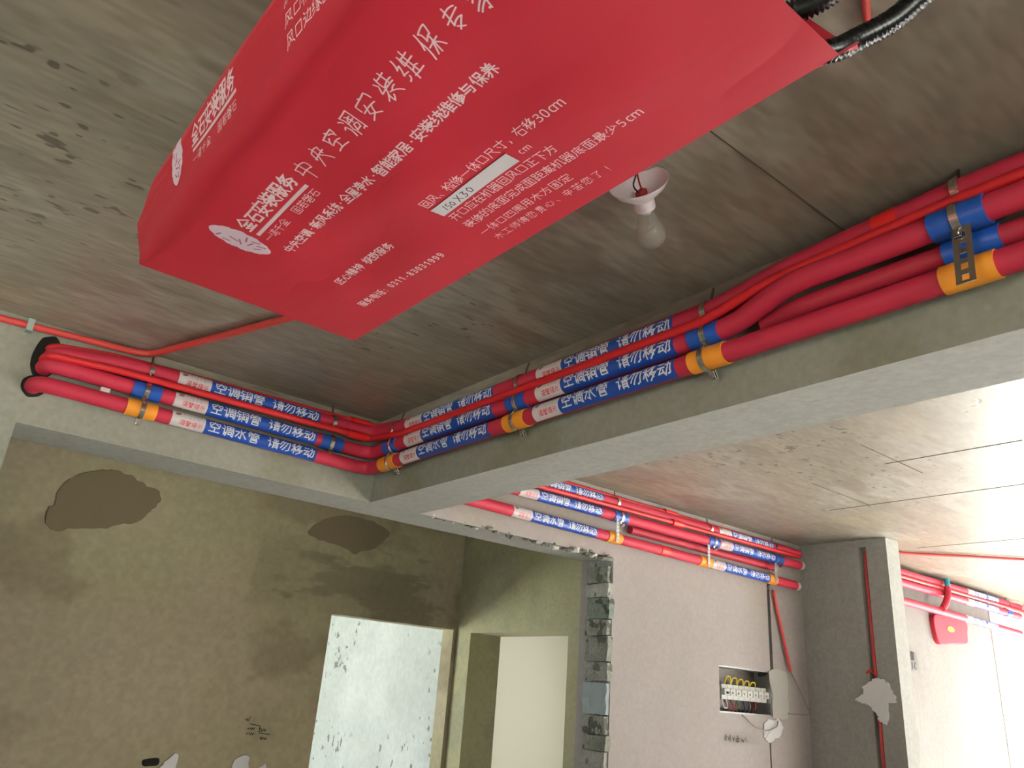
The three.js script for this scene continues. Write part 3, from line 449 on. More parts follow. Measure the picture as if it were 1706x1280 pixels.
wallPlate([[1.075, -0.345], [1.13, -0.338], [1.13, -0.362], [1.078, -0.364]], -3.63, 0.002, M.dark, 'hole_shade_plate', wallHall);  // flat dark plate painting the shade of a recess
wallPlate([[3.676, 0.212], [3.829, 0.216], [3.824, 0.1], [3.82, 0.0], [3.72, -0.012], [3.692, 0.0], [3.694, 0.1]], -2.48, 0.002, M.mortarGrey, 'mortar_patch', wallBack);
wallPlate([[3.606, -0.047], [3.64, -0.02], [3.7, -0.018], [3.735, -0.012], [3.763, -0.047], [3.738, -0.091], [3.696, -0.1], [3.66, -0.118], [3.62, -0.108], [3.607, -0.095]], -2.48, 0.006, M.putty, 'putty_splash', wallBack);
// old damp stain round the head of the first doorway
{ const N = 256, d = new Uint8Array(N * N * 4);
  for (let j = 0; j < N; j++) for (let i = 0; i < N; i++) { const u = i / N, v = j / N, o = (j * N + i) * 4, n = fbm(u, v, 5, 5, 5, 1), body = 1 - Math.max(Math.abs(u - 0.5) * 2, Math.abs(v - 0.45) * 1.9);
    d[o] = 84; d[o + 1] = 72; d[o + 2] = 52; d[o + 3] = 62 * smooth(body * 0.9 + (n - 0.5) * 2.2, 0.25, 0.6); }
  const t = new THREE.DataTexture(d, N, N); t.colorSpace = THREE.SRGBColorSpace; t.magFilter = THREE.LinearFilter; t.needsUpdate = true;
  const m = mesh('damp_stain', new THREE.PlaneGeometry(1.15, 0.34), new THREE.MeshStandardMaterial({ map: t, transparent: true, roughness: 0.95 }), wallHall); m.position.set(1.95, H(0.47), -3.6285); }
// pencil notes
const note = (name, w, h, tex, at, rotY, parent) => { const m = mesh(name, new THREE.PlaneGeometry(w, h), inkMat(tex), parent); m.position.set(...at); m.rotation.y = rotY; m.castShadow = false; return m; };
note('pencil_note', 0.18, 0.1, inkTex(360, 200, '10,44 18,30 24,44|30,50 46,14|52,70 150,84|40,110 56,108|66,100 74,118 84,100 92,118 102,100|150,84 146,130 172,124 160,104 150,110|178,126 190,106 200,126 212,108|150,140 250,150|36,150 52,148|62,140 72,158 84,142 94,158 104,142|170,172 176,194 186,174 192,192|202,176 210,194 220,178 230,192', 6, '#2c2616'), [1.55, H(-0.21), -3.628], 0, wallHall);
note('pencil_note', 0.27, 0.05, inkTex(540, 100, '20,30 12,60 30,70 38,40 20,30|60,40 74,70 92,30|96,30 96,80|130,44 144,74 160,40|176,60 240,52|200,30 196,86|214,30 212,86|180,80 236,74|260,50 272,80 284,56 298,82 310,54|330,44 350,80', 7, '#4a4436'), [3.43, H(-0.107), -2.4785], 0, wallBack);
// ---------------------------------------------------------------- red insulated pipes
const P3 = (pts) => pts.map(([x, y, z]) => V(x, H(y), z));
function pipe(name, label, pts, r, mat, group, rad = 0.05) {
  const g = thing(name, label, 'pipe', group), path = P3(pts);
  mesh('insulation', sweep(roundPath(path, rad), r, 20), mat, g);
  g.userData.group = group; return { g, path, r };
}
// centre of a pipe where it crosses a = x (axis 'x') or a = z (axis 'z')
function centre(p, axis, a) {
  for (let i = 0; i + 1 < p.path.length; i++) { const s = p.path[i], e = p.path[i + 1], d = e[axis] - s[axis]; if (Math.abs(d) > 0.1 && (a - s[axis]) / d >= 0 && (a - s[axis]) / d <= 1) return s.clone().lerp(e, (a - s[axis]) / d); }
  throw new Error('pipe does not reach ' + a);
}
const OUT = { x: V(0, 0, 1), z: V(-1, 0, 0) };
function sticker(p, axis, a0, a1, mat, mid = -3, halfArc = 80) {
  const nu = 12, nv = 14, pos = [], nor = [], uv = [], idx = [], out = OUT[axis];
  for (let i = 0; i <= nu; i++) { const c = centre(p, axis, a0 + (a1 - a0) * i / nu);
    for (let j = 0; j <= nv; j++) { const t = (mid - halfArc + 2 * halfArc * j / nv) * Math.PI / 180, n = out.clone().multiplyScalar(Math.cos(t)).add(V(0, Math.sin(t), 0)), q = c.clone().addScaledVector(n, p.r + 0.0009);
      pos.push(q.x, q.y, q.z); nor.push(n.x, n.y, n.z); uv.push(i / nu, j / nv);
      if (i < nu && j < nv) { const k = i * (nv + 1) + j; idx.push(k, k + nv + 1, k + 1, k + 1, k + nv + 1, k + nv + 2); } } }
  const g = new THREE.BufferGeometry(); g.setAttribute('position', new THREE.Float32BufferAttribute(pos, 3)); g.setAttribute('normal', new THREE.Float32BufferAttribute(nor, 3)); g.setAttribute('uv', new THREE.Float32BufferAttribute(uv, 2)); g.setIndex(idx);
  const m = mesh('warning_label', g, mat, p.g); m.userData.label = mat === labelWater ? 'blue and white water pipe label' : 'blue and white copper pipe label'; return m;
}
function collar(p, axis, a0, a1, mat, extra = 0.0028, name = 'tape_collar') { return part(mesh(name, sweep([centre(p, axis, a0), centre(p, axis, a1)], p.r + extra, 22), mat, p.g), mat === M.orangeTape ? 'orange tape collar' : mat === M.blueTape ? 'blue tape collar' : 'bright red coupling'); }
const R = 0.0225;
const GM = 'pipes along the concrete beams', GC = 'pipes on the pale wall by the fuse box', GD = 'pipes at the far right';
const water = pipe('water_pipe', 'red insulated water pipe, lowest of the pipes along the beam corner, orange collars', [[0.213, 0.709, -2.52], [0.213, 0.709, -2.43], [1.26, 0.701, -2.43], [1.26, 0.692, 3.18]], R, M.foam, GM);
const mid = pipe('copper_pipe', 'thick red insulated copper pipe just above the water pipe along the beams, blue collars', [[0.225, 0.769, -2.52], [0.225, 0.769, -2.43], [1.26, 0.757, -2.43], [1.26, 0.753, -0.9], [1.232, 0.785, -0.75], [1.232, 0.788, 3.18]], R, M.foam, GM);
const mid2 = pipe('copper_pipe', 'dark red copper pipe emerging behind the blue collar at the near end of the beam', [[1.288, 0.748, -0.84], [1.284, 0.747, -0.82], [1.264, 0.746, -0.75], [1.262, 0.746, 3.18]], 0.019, M.foamDark, GM);
const top = pipe('copper_pipe', 'topmost thick red copper pipe with labels along the beams, under the ceiling', [[0.235, 0.806, -2.52], [0.235, 0.806, -2.435], [0.45, 0.832, -2.435], [1.26, 0.834, -2.435], [1.262, 0.812, -2.2], [1.262, 0.806, -0.97], [1.25, 0.83, -0.76], [1.25, 0.848, -0.45], [1.25, 0.853, 3.18]], R, M.foam, GM);
const thin = pipe('liquid_line', 'thin bright red pipe between the two copper pipes along the beams', [[0.215, 0.79, -2.52], [0.215, 0.79, -2.415], [0.4, 0.798, -2.408], [1.238, 0.803, -2.408], [1.238, 0.78, -2.2], [1.238, 0.777, -0.96], [1.228, 0.806, -0.78], [1.228, 0.82, -0.45], [1.228, 0.824, 3.18]], 0.0105, M.foamBright, GM, 0.04);
const thin0 = pipe('liquid_line', 'thin red pipe tucked above the topmost copper pipe along the beams', [[0.222, 0.827, -2.52], [0.222, 0.827, -2.44], [0.4, 0.852, -2.448], [1.278, 0.866, -2.448], [1.288, 0.845, -2.2], [1.288, 0.843, -0.97], [1.28, 0.868, -0.76], [1.28, 0.874, 3.18]], 0.0095, M.foamBright, GM, 0.04);
sticker(water, 'x', 0.576, 1.05, labelWater); sticker(mid, 'x', 0.572, 1.042, labelCopper); sticker(top, 'x', 0.57, 1.045, labelCopper);
sticker(water, 'z', -2.186, -1.712, labelWater); sticker(mid, 'z', -2.174, -1.702, labelCopper); sticker(top, 'z', -2.183, -1.705, labelCopper);
sticker(water, 'z', -1.518, -1.04, labelWater); sticker(mid, 'z', -1.513, -1.042, labelCopper); sticker(top, 'z', -1.516, -1.046, labelCopper);
for (const [a, b] of [[0.452, 0.533], [1.062, 1.142]]) collar(mid, 'x', a, b, M.blueTape);
collar(water, 'x', 0.448, 0.533, M.orangeTape);
for (const [a, b] of [[-2.314, -2.235], [-1.64, -1.562], [-1.005, -0.927]]) collar(mid, 'z', a, b, M.blueTape);
collar(mid, 'z', -0.474, -0.386, M.blueTape, 0.004); collar(mid2, 'z', -0.47, -0.382, M.blueTape, 0.004);
for (const [a, b] of [[-2.33, -2.233], [-1.647, -1.56], [-1.005, -0.915], [-0.478, -0.393]]) collar(water, 'z', a, b, M.orangeTape);
collar(thin, 'x', 1.15, 1.225, M.redPlastic, 0.004, 'coupling'); collar(thin0, 'x', 1.17, 1.25, M.redPlastic, 0.004, 'coupling'); collar(top, 'z', -0.575, -0.53, M.redPlastic, 0.0008, 'red_tape');
part(mesh('foam_plug', box(0.37, 0.395, H(0.727), H(0.739), -2.43, -2.412), M.tie, water.g), 'white foam remnant');

const cWater = pipe('water_pipe', 'red water pipe on the pale wall above the fuse box, lowest of its set', [[1.5, 0.686, -2.43], [3.89, 0.66, -2.43]], R, M.foam, GC);
const cMid = pipe('copper_pipe', 'middle red copper pipe with blue collars on the pale wall above the fuse box', [[1.5, 0.77, -2.43], [3.94, 0.776, -2.43]], R, M.foam, GC);
const cTop = pipe('copper_pipe', 'upper thick red copper pipe on the pale wall above the fuse box', [[1.5, 0.832, -2.435], [3.935, 0.836, -2.435]], R, M.foam, GC);
const cThin = pipe('liquid_line', 'thin red pipe between the copper pipes on the pale wall above the fuse box', [[1.5, 0.801, -2.408], [3.9, 0.815, -2.408]], 0.0095, M.foamBright, GC);
const cThin0 = pipe('liquid_line', 'thin red pipe closest to the ceiling on the pale wall above the fuse box', [[1.5, 0.866, -2.445], [3.88, 0.858, -2.45]], 0.0095, M.foamBright, GC);
const cMid2 = pipe('copper_pipe', 'dark red copper pipe half hidden behind the middle pipe on the pale wall', [[2.62, 0.737, -2.459], [3.72, 0.735, -2.459]], 0.018, M.foamDark, GC);
for (const [p, x] of [[cWater, 3.89], [cMid, 3.94]]) part(mesh('cut_end', sweep([V(x - 0.012, centre(p, 'x', x - 0.012).y, -2.43), V(x + 0.01, centre(p, 'x', x - 0.001).y, -2.43)], R + 0.0012, 18), M.foamCut, p.g), 'whitish cut pipe end');
sticker(cWater, 'x', 1.905, 2.368, labelWater); sticker(cMid, 'x', 1.933, 2.396, labelCopper); sticker(cTop, 'x', 1.94, 2.405, labelCopper);
sticker(cWater, 'x', 3.155, 3.62, labelWater); sticker(cMid, 'x', 3.22, 3.68, labelCopper); sticker(cTop, 'x', 3.215, 3.675, labelCopper);
for (const [a, b] of [[2.441, 2.524], [3.065, 3.151], [3.622, 3.69]]) collar(cWater, 'x', a, b, M.orangeTape);
for (const [a, b] of [[2.475, 2.56], [3.13, 3.212], [3.684, 3.755]]) collar(cMid, 'x', a, b, M.blueTape);
collar(cThin, 'x', 2.85, 2.925, M.redPlastic, 0.006, 'coupling'); collar(cThin0, 'x', 2.84, 2.925, M.redPlastic, 0.006, 'coupling'); collar(cWater, 'x', 2.785, 2.84, M.redPlastic, 0.002, 'coupling');

const dWater = pipe('water_pipe', 'sunlit red water pipe at the far right, lowest of its set above the red pouch', [[4.2, 0.69, -2.28], [6.42, 0.668, -2.28]], R, M.foam, GD);
const dMid = pipe('copper_pipe', 'middle red copper pipe at the far right beside the bright window wall', [[4.2, 0.79, -2.28], [6.45, 0.79, -2.28]], R, M.foam, GD);
const dTop = pipe('copper_pipe', 'upper red copper pipe at the far right, closest to the ceiling', [[4.2, 0.852, -2.285], [6.5, 0.856, -2.285]], R, M.foam, GD);
const dThin = pipe('liquid_line', 'thin red pipe between the copper pipes at the far right', [[4.2, 0.818, -2.26], [6.5, 0.826, -2.26]], 0.0095, M.foamBright, GD);
sticker(dTop, 'x', 5.63, 6.1, labelCopper); sticker(dMid, 'x', 5.6, 6.07, labelCopper); sticker(dWater, 'x', 5.55, 6.02, labelWater);
collar(dMid, 'x', 6.22, 6.3, M.blueTape);

// ---------------------------------------------------------------- pipe clamps
function ring(ri, ro, w) { const s = new THREE.Shape(); s.absarc(0, 0, ro, 0, Math.PI * 2); const h = new THREE.Path(); h.absarc(0, 0, ri, 0, Math.PI * 2, true); s.holes.push(h); const g = new THREE.ExtrudeGeometry(s, { depth: w, bevelEnabled: false, curveSegments: 20 }); g.translate(0, 0, -w / 2); return g; }
const ringCache = {};
const earGeo = new RoundedBoxGeometry(0.02, 0.0022, 0.013, 1, 0.0008), boltGeo = new THREE.CylinderGeometry(0.0026, 0.0026, 0.02, 8), headGeo = new THREE.CylinderGeometry(0.0055, 0.0055, 0.004, 6), studGeo = new THREE.CylinderGeometry(0.003, 0.003, 1, 8);
function clamp_(p, axis, a, label, { ear = -115, stud = 0.035, studAngle = 180, extra = 0.003, width = 0.014, tail = false } = {}) {
  const c = centre(p, axis, a), g = thing('pipe_clamp', label, 'clamp', 'steel pipe clamps', [c.x, c.y, c.z]);
  g.rotation.y = axis === 'z' ? Math.PI : -Math.PI / 2;
  const r = p.r + extra, key = r.toFixed(4) + width;
  ringCache[key] ??= mergeGeometries([ring(r, r + 0.0016, width), (() => { const q = ring(r + 0.0016, r + 0.0026, width * 0.3); return q; })()]);
  mesh('band', ringCache[key], M.steel, g);
  const e = ear * Math.PI / 180, d = r + 0.011;
  for (const s of [-1, 1]) { const m = mesh('ear', earGeo, M.steel, g); m.position.set(Math.cos(e) * d - Math.sin(e) * 0.004 * s, Math.sin(e) * d + Math.cos(e) * 0.004 * s, 0); m.rotation.z = e; }
  const b = mesh('bolt', boltGeo, M.steelDark, g); b.position.set(Math.cos(e) * (d + 0.003), Math.sin(e) * (d + 0.003), 0); b.rotation.z = e;
  for (const s of [-1, 1]) { const h = mesh('bolt_head', headGeo, M.steel, g); h.position.set(Math.cos(e) * (d + 0.003) - Math.sin(e) * 0.0085 * s, Math.sin(e) * (d + 0.003) + Math.cos(e) * 0.0085 * s, 0); h.rotation.z = e; }
  if (stud) { const q = studAngle * Math.PI / 180, m = mesh('stud', studGeo, M.steelDark, g); m.scale.y = stud; m.position.set(Math.cos(q) * (r + stud / 2), Math.sin(q) * (r + stud / 2), 0); m.rotation.z = q - Math.PI / 2; }
  if (tail) part(mesh('wire_tail', tube([[0.018, -0.01, 0.004], [0.03, -0.028, 0.002], [0.024, -0.038, -0.004]], 0.0016, 6, 0.01), M.tie, g), 'pale bent wire end');
  return g;
}
const wAt = ['near the left end of the beam', 'in the beam corner', 'second from the beam corner', 'third from the beam corner', 'at the near right end of the beam'];
[[0.492, 'x', 0], [1.1, 'x', 5], [-2.262, 'z', 1], [-1.6, 'z', 2], [-0.962, 'z', 3], [-0.43, 'z', 4]].forEach(([a, axis, k]) => {
  const where = k === 5 ? 'just left of the beam corner' : wAt[k];
  clamp_(mid, axis, a, `steel clamp over the blue collar ${where}`, { ear: -70, stud: 0.025, extra: k === 4 ? 0.005 : 0.004 });
  clamp_(top, axis, a, `steel clamp on the topmost copper pipe ${where}`, { ear: 150, stud: 0.045, studAngle: 105, tail: k !== 4, extra: 0.002 });
  if (k !== 5 && k !== 4) clamp_(water, axis, a - (axis === 'z' ? 0.006 : 0), `steel clamp over the orange collar ${where}`, { ear: axis === 'z' ? -125 : -100, extra: 0.004, stud: 0.022 });
});
[[2.5, 'left'], [3.155, 'middle'], [3.7, 'right']].forEach(([a, w]) => {
  clamp_(cTop, 'x', a, `steel clamp on the upper pipe above the fuse box, ${w} of three`, { ear: 150, stud: 0.03, studAngle: 100, extra: 0.002, tail: true });
  clamp_(cMid, 'x', a + 0.02, `steel clamp over the blue collar above the fuse box, ${w} of three`, { ear: -60, extra: 0.004, stud: 0.02 });
});
clamp_(dTop, 'x', 6.28, 'steel clamp on the upper pipe at the far right', { stud: 0.02, studAngle: 90, extra: 0.002 });
// perforated hanger strips
function strip(label, w, h, n, hole, at, rotY, tilt, mat) {
  const s = new THREE.Shape(); s.moveTo(-w / 2, -h / 2); s.lineTo(w / 2, -h / 2); s.lineTo(w / 2, h / 2); s.lineTo(-w / 2, h / 2);
  for (let i = 0; i < n; i++) { const y = -h / 2 + h * (i + 0.5) / n, q = new THREE.Path(); q.moveTo(-hole / 2, y - hole / 2); q.lineTo(-hole / 2, y + hole / 2); q.lineTo(hole / 2, y + hole / 2); q.lineTo(hole / 2, y - hole / 2); s.holes.push(q); }
  const m = mesh('hanger_strip', new THREE.ExtrudeGeometry(s, { depth: 0.002, bevelEnabled: false }), mat); m.position.set(...at); m.rotation.set(tilt, rotY, 0, 'YXZ'); return tag(m, label, 'metal strip', 'perforated hanger strips');
}
strip('perforated steel hanger strip across the orange collar at the near right end of the beam', 0.03, 0.125, 6, 0.011, [1.214, H(0.715), -0.425], -Math.PI / 2, -0.12, M.steel);
strip('pale perforated strip on the pale wall above the doorway edge, left of three', 0.016, 0.1, 6, 0.006, [2.482, H(0.702), -2.402], 0, 0, M.galv);
strip('pale perforated strip above the fuse box, middle of three', 0.016, 0.105, 6, 0.006, [3.11, H(0.695), -2.402], 0, 0, M.galv);
strip('pale perforated strip beside the cable chase, right of three', 0.02, 0.1, 3, 0.008, [3.663, H(0.695), -2.402], 0, 0, M.galv);

// dark plates painting the shade of the pipe holes on the left
const sleeve = (label, x, y, rx, ry) => { const s = blobShape(raggedOutline(0, 0, rx, ry, 14, 0.05)), m = mesh('pipe_hole_shade', slab(s, 0.003, 0.001), M.dark); m.position.set(x, H(y), -2.4805); return tag(m, label, 'hole', 'painted pipe holes on the beam'); };
sleeve('dark plate painting the hole shade around the water pipe end at the left', 0.214, 0.709, 0.03, 0.031);
sleeve('tall dark plate painting the hole shade around the copper pipe ends at the left', 0.222, 0.8, 0.034, 0.066);

// ---------------------------------------------------------------- conduits on the ceiling
{ const g = thing('electrical_conduit', 'thin red conduit bending from the beam top across the ceiling to the red bag', 'conduit');
  mesh('tube', tube([[-0.9, H(0.845), -2.466], [0.1, H(0.872), -2.466], [0.478, H(0.888), -2.462], [0.84, H(0.888), -1.38]], 0.0105, 12, 0.05), M.conduit, g);
  part(mesh('pipe_clip', box(0.152, 0.168, H(0.856), H(0.892), -2.48, -2.452), M.clip, g), 'grey pipe clip'); }
tag(mesh('electrical_conduit', tube([[4.2, H(0.89), -2.2], [4.39, H(0.889), -2.102], [4.62, H(0.889), -1.86], [4.85, H(0.889), -1.64], [5.6, H(0.889), -0.9]], 0.008, 10, 0.1), M.conduit), 'thin red conduit on the pale ceiling at the far right', 'conduit');
tag(mesh('electrical_conduit', tube([[0.7, H(0.892), -0.3], [0.8, H(0.892), -0.349], [0.852, H(0.892), -0.372]], 0.0055, 10, 0.04), M.conduit), 'short red conduit on the ceiling behind the black hose', 'conduit');

// ---------------------------------------------------------------- wrapped air conditioner
{ const g = thing('wrapped_air_conditioner', 'ceiling air conditioner wrapped in a big red printed bag', 'air conditioner', null, [0, EYE, 0]);
  const bagMat = (map) => new THREE.MeshPhysicalMaterial({ map, color: map ? 0xffffff : 0xb0182e, roughness: 0.55, sheen: 0.3, sheenColor: new THREE.Color(0.9, 0.25, 0.3), sheenRoughness: 0.5, bumpMap: bagBump, bumpScale: 0.0035 });
  const bagBump = surfaceTex(512, 1, (u, v) => { const h = fbm(u, v, 3, 5, 4, 2), r = 1 - Math.abs(2 * fbm(u, v, 4, 3, 3, 1) - 1); return [128, 128, 128, 0.55 * h + 0.45 * r * r]; }).bumpMap;
  const z0 = -1.306, z1 = -0.296, edge = (t) => 4 * t * (1 - t);
  const grid = (nu, nv, f, flip) => {
    const pos = [], uv = [], idx = [];
    for (let i = 0; i <= nu; i++) for (let j = 0; j <= nv; j++) { const [x, y, z, u, v] = f(i / nu, j / nv); pos.push(x, y, z); uv.push(u, v); if (i < nu && j < nv) { const k = i * (nv + 1) + j; flip ? idx.push(k, k + 1, k + nv + 1, k + 1, k + nv + 2, k + nv + 1) : idx.push(k, k + nv + 1, k + 1, k + 1, k + nv + 1, k + nv + 2); } }
    const q = new THREE.BufferGeometry(); q.setAttribute('position', new THREE.Float32BufferAttribute(pos, 3)); q.setAttribute('uv', new THREE.Float32BufferAttribute(uv, 2)); q.setIndex(idx); q.computeVertexNormals(); return q;
  };
  // underside: slack fabric with shallow folds, creased towards its open end
  const sag = (s, t) => -0.0045 * edge(s) * edge(t) + edge(clamp(s)) * edge(t) * (0.003 * Math.sin(s * 17 + t * 5) + 0.002 * Math.sin(s * 9 - t * 13));
  const fold = (s) => 0.006 + 0.022 * smooth(s, 0, 0.12);          // soft fold between underside and left flank
  mesh('bag_underside', grid(90, 40, (s, t) => { const z = z0 + (z1 - z0) * s, x0 = 0.205 + fold(s), x = x0 + (0.607 - x0) * t; return [x, 0.62 + sag(s, t), z, (z - z0) / 1.024, 1 - (x - 0.205) / 0.4]; }), bagMat(bagUnder), g);
  mesh('bag_flank', grid(90, 30, (s, t) => {
    const z = z0 + (z1 - z0) * s, f = fold(s), yt = 0.692 + 0.033 * smooth(s, 0, 0.1), yr = 0.775 - 0.07 * (1 - smooth(s, 0, 0.16)); let x, y;
    if (t < 0.3) { const q = t / 0.3, a = (1 - q) ** 2, b = 2 * q * (1 - q), c = q * q; x = a * (0.205 + f) + b * 0.205 + c * (0.205 - 0.267 * f); y = a * 0.62 + b * 0.62 + c * (0.62 + f); }
    else if (t < 0.8) { const q = (t - 0.3) / 0.5; y = 0.62 + f + (yt - 0.62 - f) * q; x = 0.205 - 0.267 * (y - 0.62); }
    else { const q = (t - 0.8) / 0.2; y = yt + (yr - yt) * Math.sin(q * 1.57); x = 0.205 - 0.267 * (yt - 0.62) + 0.03 * (1 - Math.cos(q * 1.57)); }
    return [x + 0.0015 * Math.sin(s * 14 + t * 6) * edge(t), y, z, (z - z0) / 1.024, 1 - (0.79 - y) / 0.17]; }, true), bagMat(bagFlank), g);
  mesh('bag_flank', grid(60, 12, (s, t) => { const zz = z0 + (z1 + 0.022 - z0) * s, y = 0.62 + 0.15 * t, z = zz - smooth(s, 0.9, 1) * t * 0.09; return [0.607 + 0.008 * edge(t) + smooth(s, 0.8, 1) * 0.055 * smooth(t, 0, 0.4), y, z, zz, y]; }), bagMat(null), g);
  mesh('bag_end', grid(20, 10, (s, t) => { const x = 0.205 + 0.402 * s, y = 0.62 + (0.085 + 0.07 * smooth(s, 0.1, 0.5)) * t; return [x - (1 - s) * 0.018 * t, y, z0 - 0.012 * edge(s) * edge(t), x, y]; }, true), bagMat(null), g);
  mesh('bag_top', grid(30, 8, (s, t) => { const z = z0 + (z1 - 0.12 - z0) * s; return [0.207 + 0.4 * t, 0.775 - 0.07 * (1 - smooth(s, 0, 0.16)) * (1 - smooth(t, 0.1, 0.5)) + 0.01 * edge(t), z, z, t]; }, true), bagMat(null), g);
  part(mesh('notice_strip', grid(14, 3, (u, v) => { const z = -0.815 + 0.166 * u, x = 0.4825 - 0.0225 * v, q = (z - z0) / (z1 - z0), f0 = 0.205 + fold(q); return [x, 0.619 + sag(q, (x - f0) / (0.607 - f0)), z, u, v]; }, true), std(0xffffff, { map: noticeStrip, roughness: 0.6 }), g), 'white paper strip with handwriting');
  mesh('unit_casing', new RoundedBoxGeometry(0.36, 0.125, 0.86, 2, 0.008).translate(0.41, 0.703, -0.83), M.unit, g);
  for (const [x, z] of [[0.26, -1.2], [0.55, -1.2], [0.26, -0.42], [0.55, -0.42]]) mesh('hanger_rod', new THREE.CylinderGeometry(0.004, 0.004, 0.13, 8).translate(x, 0.838, z), M.steel, g);
}
// corrugated hoses
function hose(label, pts) {
  const c = new THREE.CatmullRomCurve3(P3(pts)), n = Math.round(c.getLength() / 0.0011), p = c.getSpacedPoints(n);
  return tag(mesh('corrugated_hose', sweep(p, 0.0125, 16, true, (i) => 0.0112 + 0.0018 * Math.sin(i * Math.PI * 2 / 4.4)), M.rubberBlack), label, 'hose', 'black corrugated hoses');
}
hose('black corrugated hose curving out of the bag across the ceiling', [[0.575, 0.66, -0.44], [0.6, 0.65, -0.35], [0.632, 0.655, -0.312], [0.652, 0.672, -0.296], [0.672, 0.69, -0.268], [0.69, 0.72, -0.235], [0.74, 0.78, -0.16], [0.8, 0.86, -0.05]]);
hose('black corrugated hose inside the open mouth of the bag', [[0.52, 0.665, -0.42], [0.55, 0.66, -0.345], [0.574, 0.668, -0.302], [0.585, 0.682, -0.272], [0.6, 0.72, -0.2], [0.64, 0.8, -0.08]]);

// ---------------------------------------------------------------- bare bulb on a dangling rose
{ const g = thing('light_bulb', 'unlit clear bulb in a white dish-shaped holder dangling beside the red bag', 'lamp', null, [0.8666, H(0.855), -0.8038]);
  g.quaternion.setFromUnitVectors(V(0, -1, 0), V(0.7924, -0.4272, -0.4354).normalize());
  const lathe = (pts, seg = 32) => new THREE.LatheGeometry(pts.map(([r, y]) => new THREE.Vector2(r, y)), seg);
  mesh('rose_dish', lathe([[0.018, -0.022], [0.03, -0.014], [0.044, -0.003], [0.0525, 0.008], [0.054, 0.009], [0.0525, 0.006], [0.0445, -0.006], [0.03, -0.0175], [0.019, -0.026]]), M.plasticWhite, g);
  mesh('socket', lathe([[0.0001, -0.022], [0.0185, -0.022], [0.0195, -0.026], [0.0195, -0.044], [0.018, -0.047], [0.0001, -0.047]]), M.plasticWhite, g);
  mesh('screw_cap', lathe([[0.013, -0.046], [0.0135, -0.05], [0.0128, -0.053]]), M.steel, g);
  const b = []; for (let i = 0; i <= 28; i++) { const t = i / 28, y = -0.05 - 0.078 * t; const r = t < 0.35 ? 0.0128 + 0.0085 * smooth(t, 0, 0.35) : 0.0285 * Math.sqrt(Math.max(0, 1 - ((t - 0.63) / 0.37) ** 2)); b.push([Math.max(0.0001, t < 0.35 ? Math.min(r, 0.03) : t < 0.5 ? Math.max(r, 0.0213) : r), y]); }
  mesh('glass_bulb', lathe(b, 40), M.bulbGlass, g);
  const stem = mesh('glass_stem', lathe([[0.006, -0.05], [0.003, -0.062], [0.0022, -0.078], [0.0001, -0.079]], 12), M.bulbGlass, g);
  mesh('filament', tube([[-0.012, -0.09, 0], [-0.005, -0.086, 0.006], [0.005, -0.086, 0.006], [0.012, -0.09, 0]], 0.0005, 6, 0.004), M.steelDark, g);
  for (const s of [-1, 1]) mesh('support_wire', tube([[s * 0.002, -0.075, 0], [s * 0.012, -0.09, 0]], 0.0005, 6), M.steelDark, g);
  mesh('terminal', new RoundedBoxGeometry(0.02, 0.012, 0.014, 1, 0.002).translate(0, -0.014, 0), M.wireRed, g);
  mesh('supply_wire', tube([[0.004, -0.01, 0], [-0.004, 0.01, 0.004], [-0.012, 0.034, 0.012]], 0.0016, 6, 0.01), M.wireRed, g);
  mesh('supply_wire', tube([[-0.006, -0.01, 0], [-0.014, 0.008, -0.004], [-0.012, 0.03, 0.008]], 0.0016, 6, 0.01), M.black, g);
}

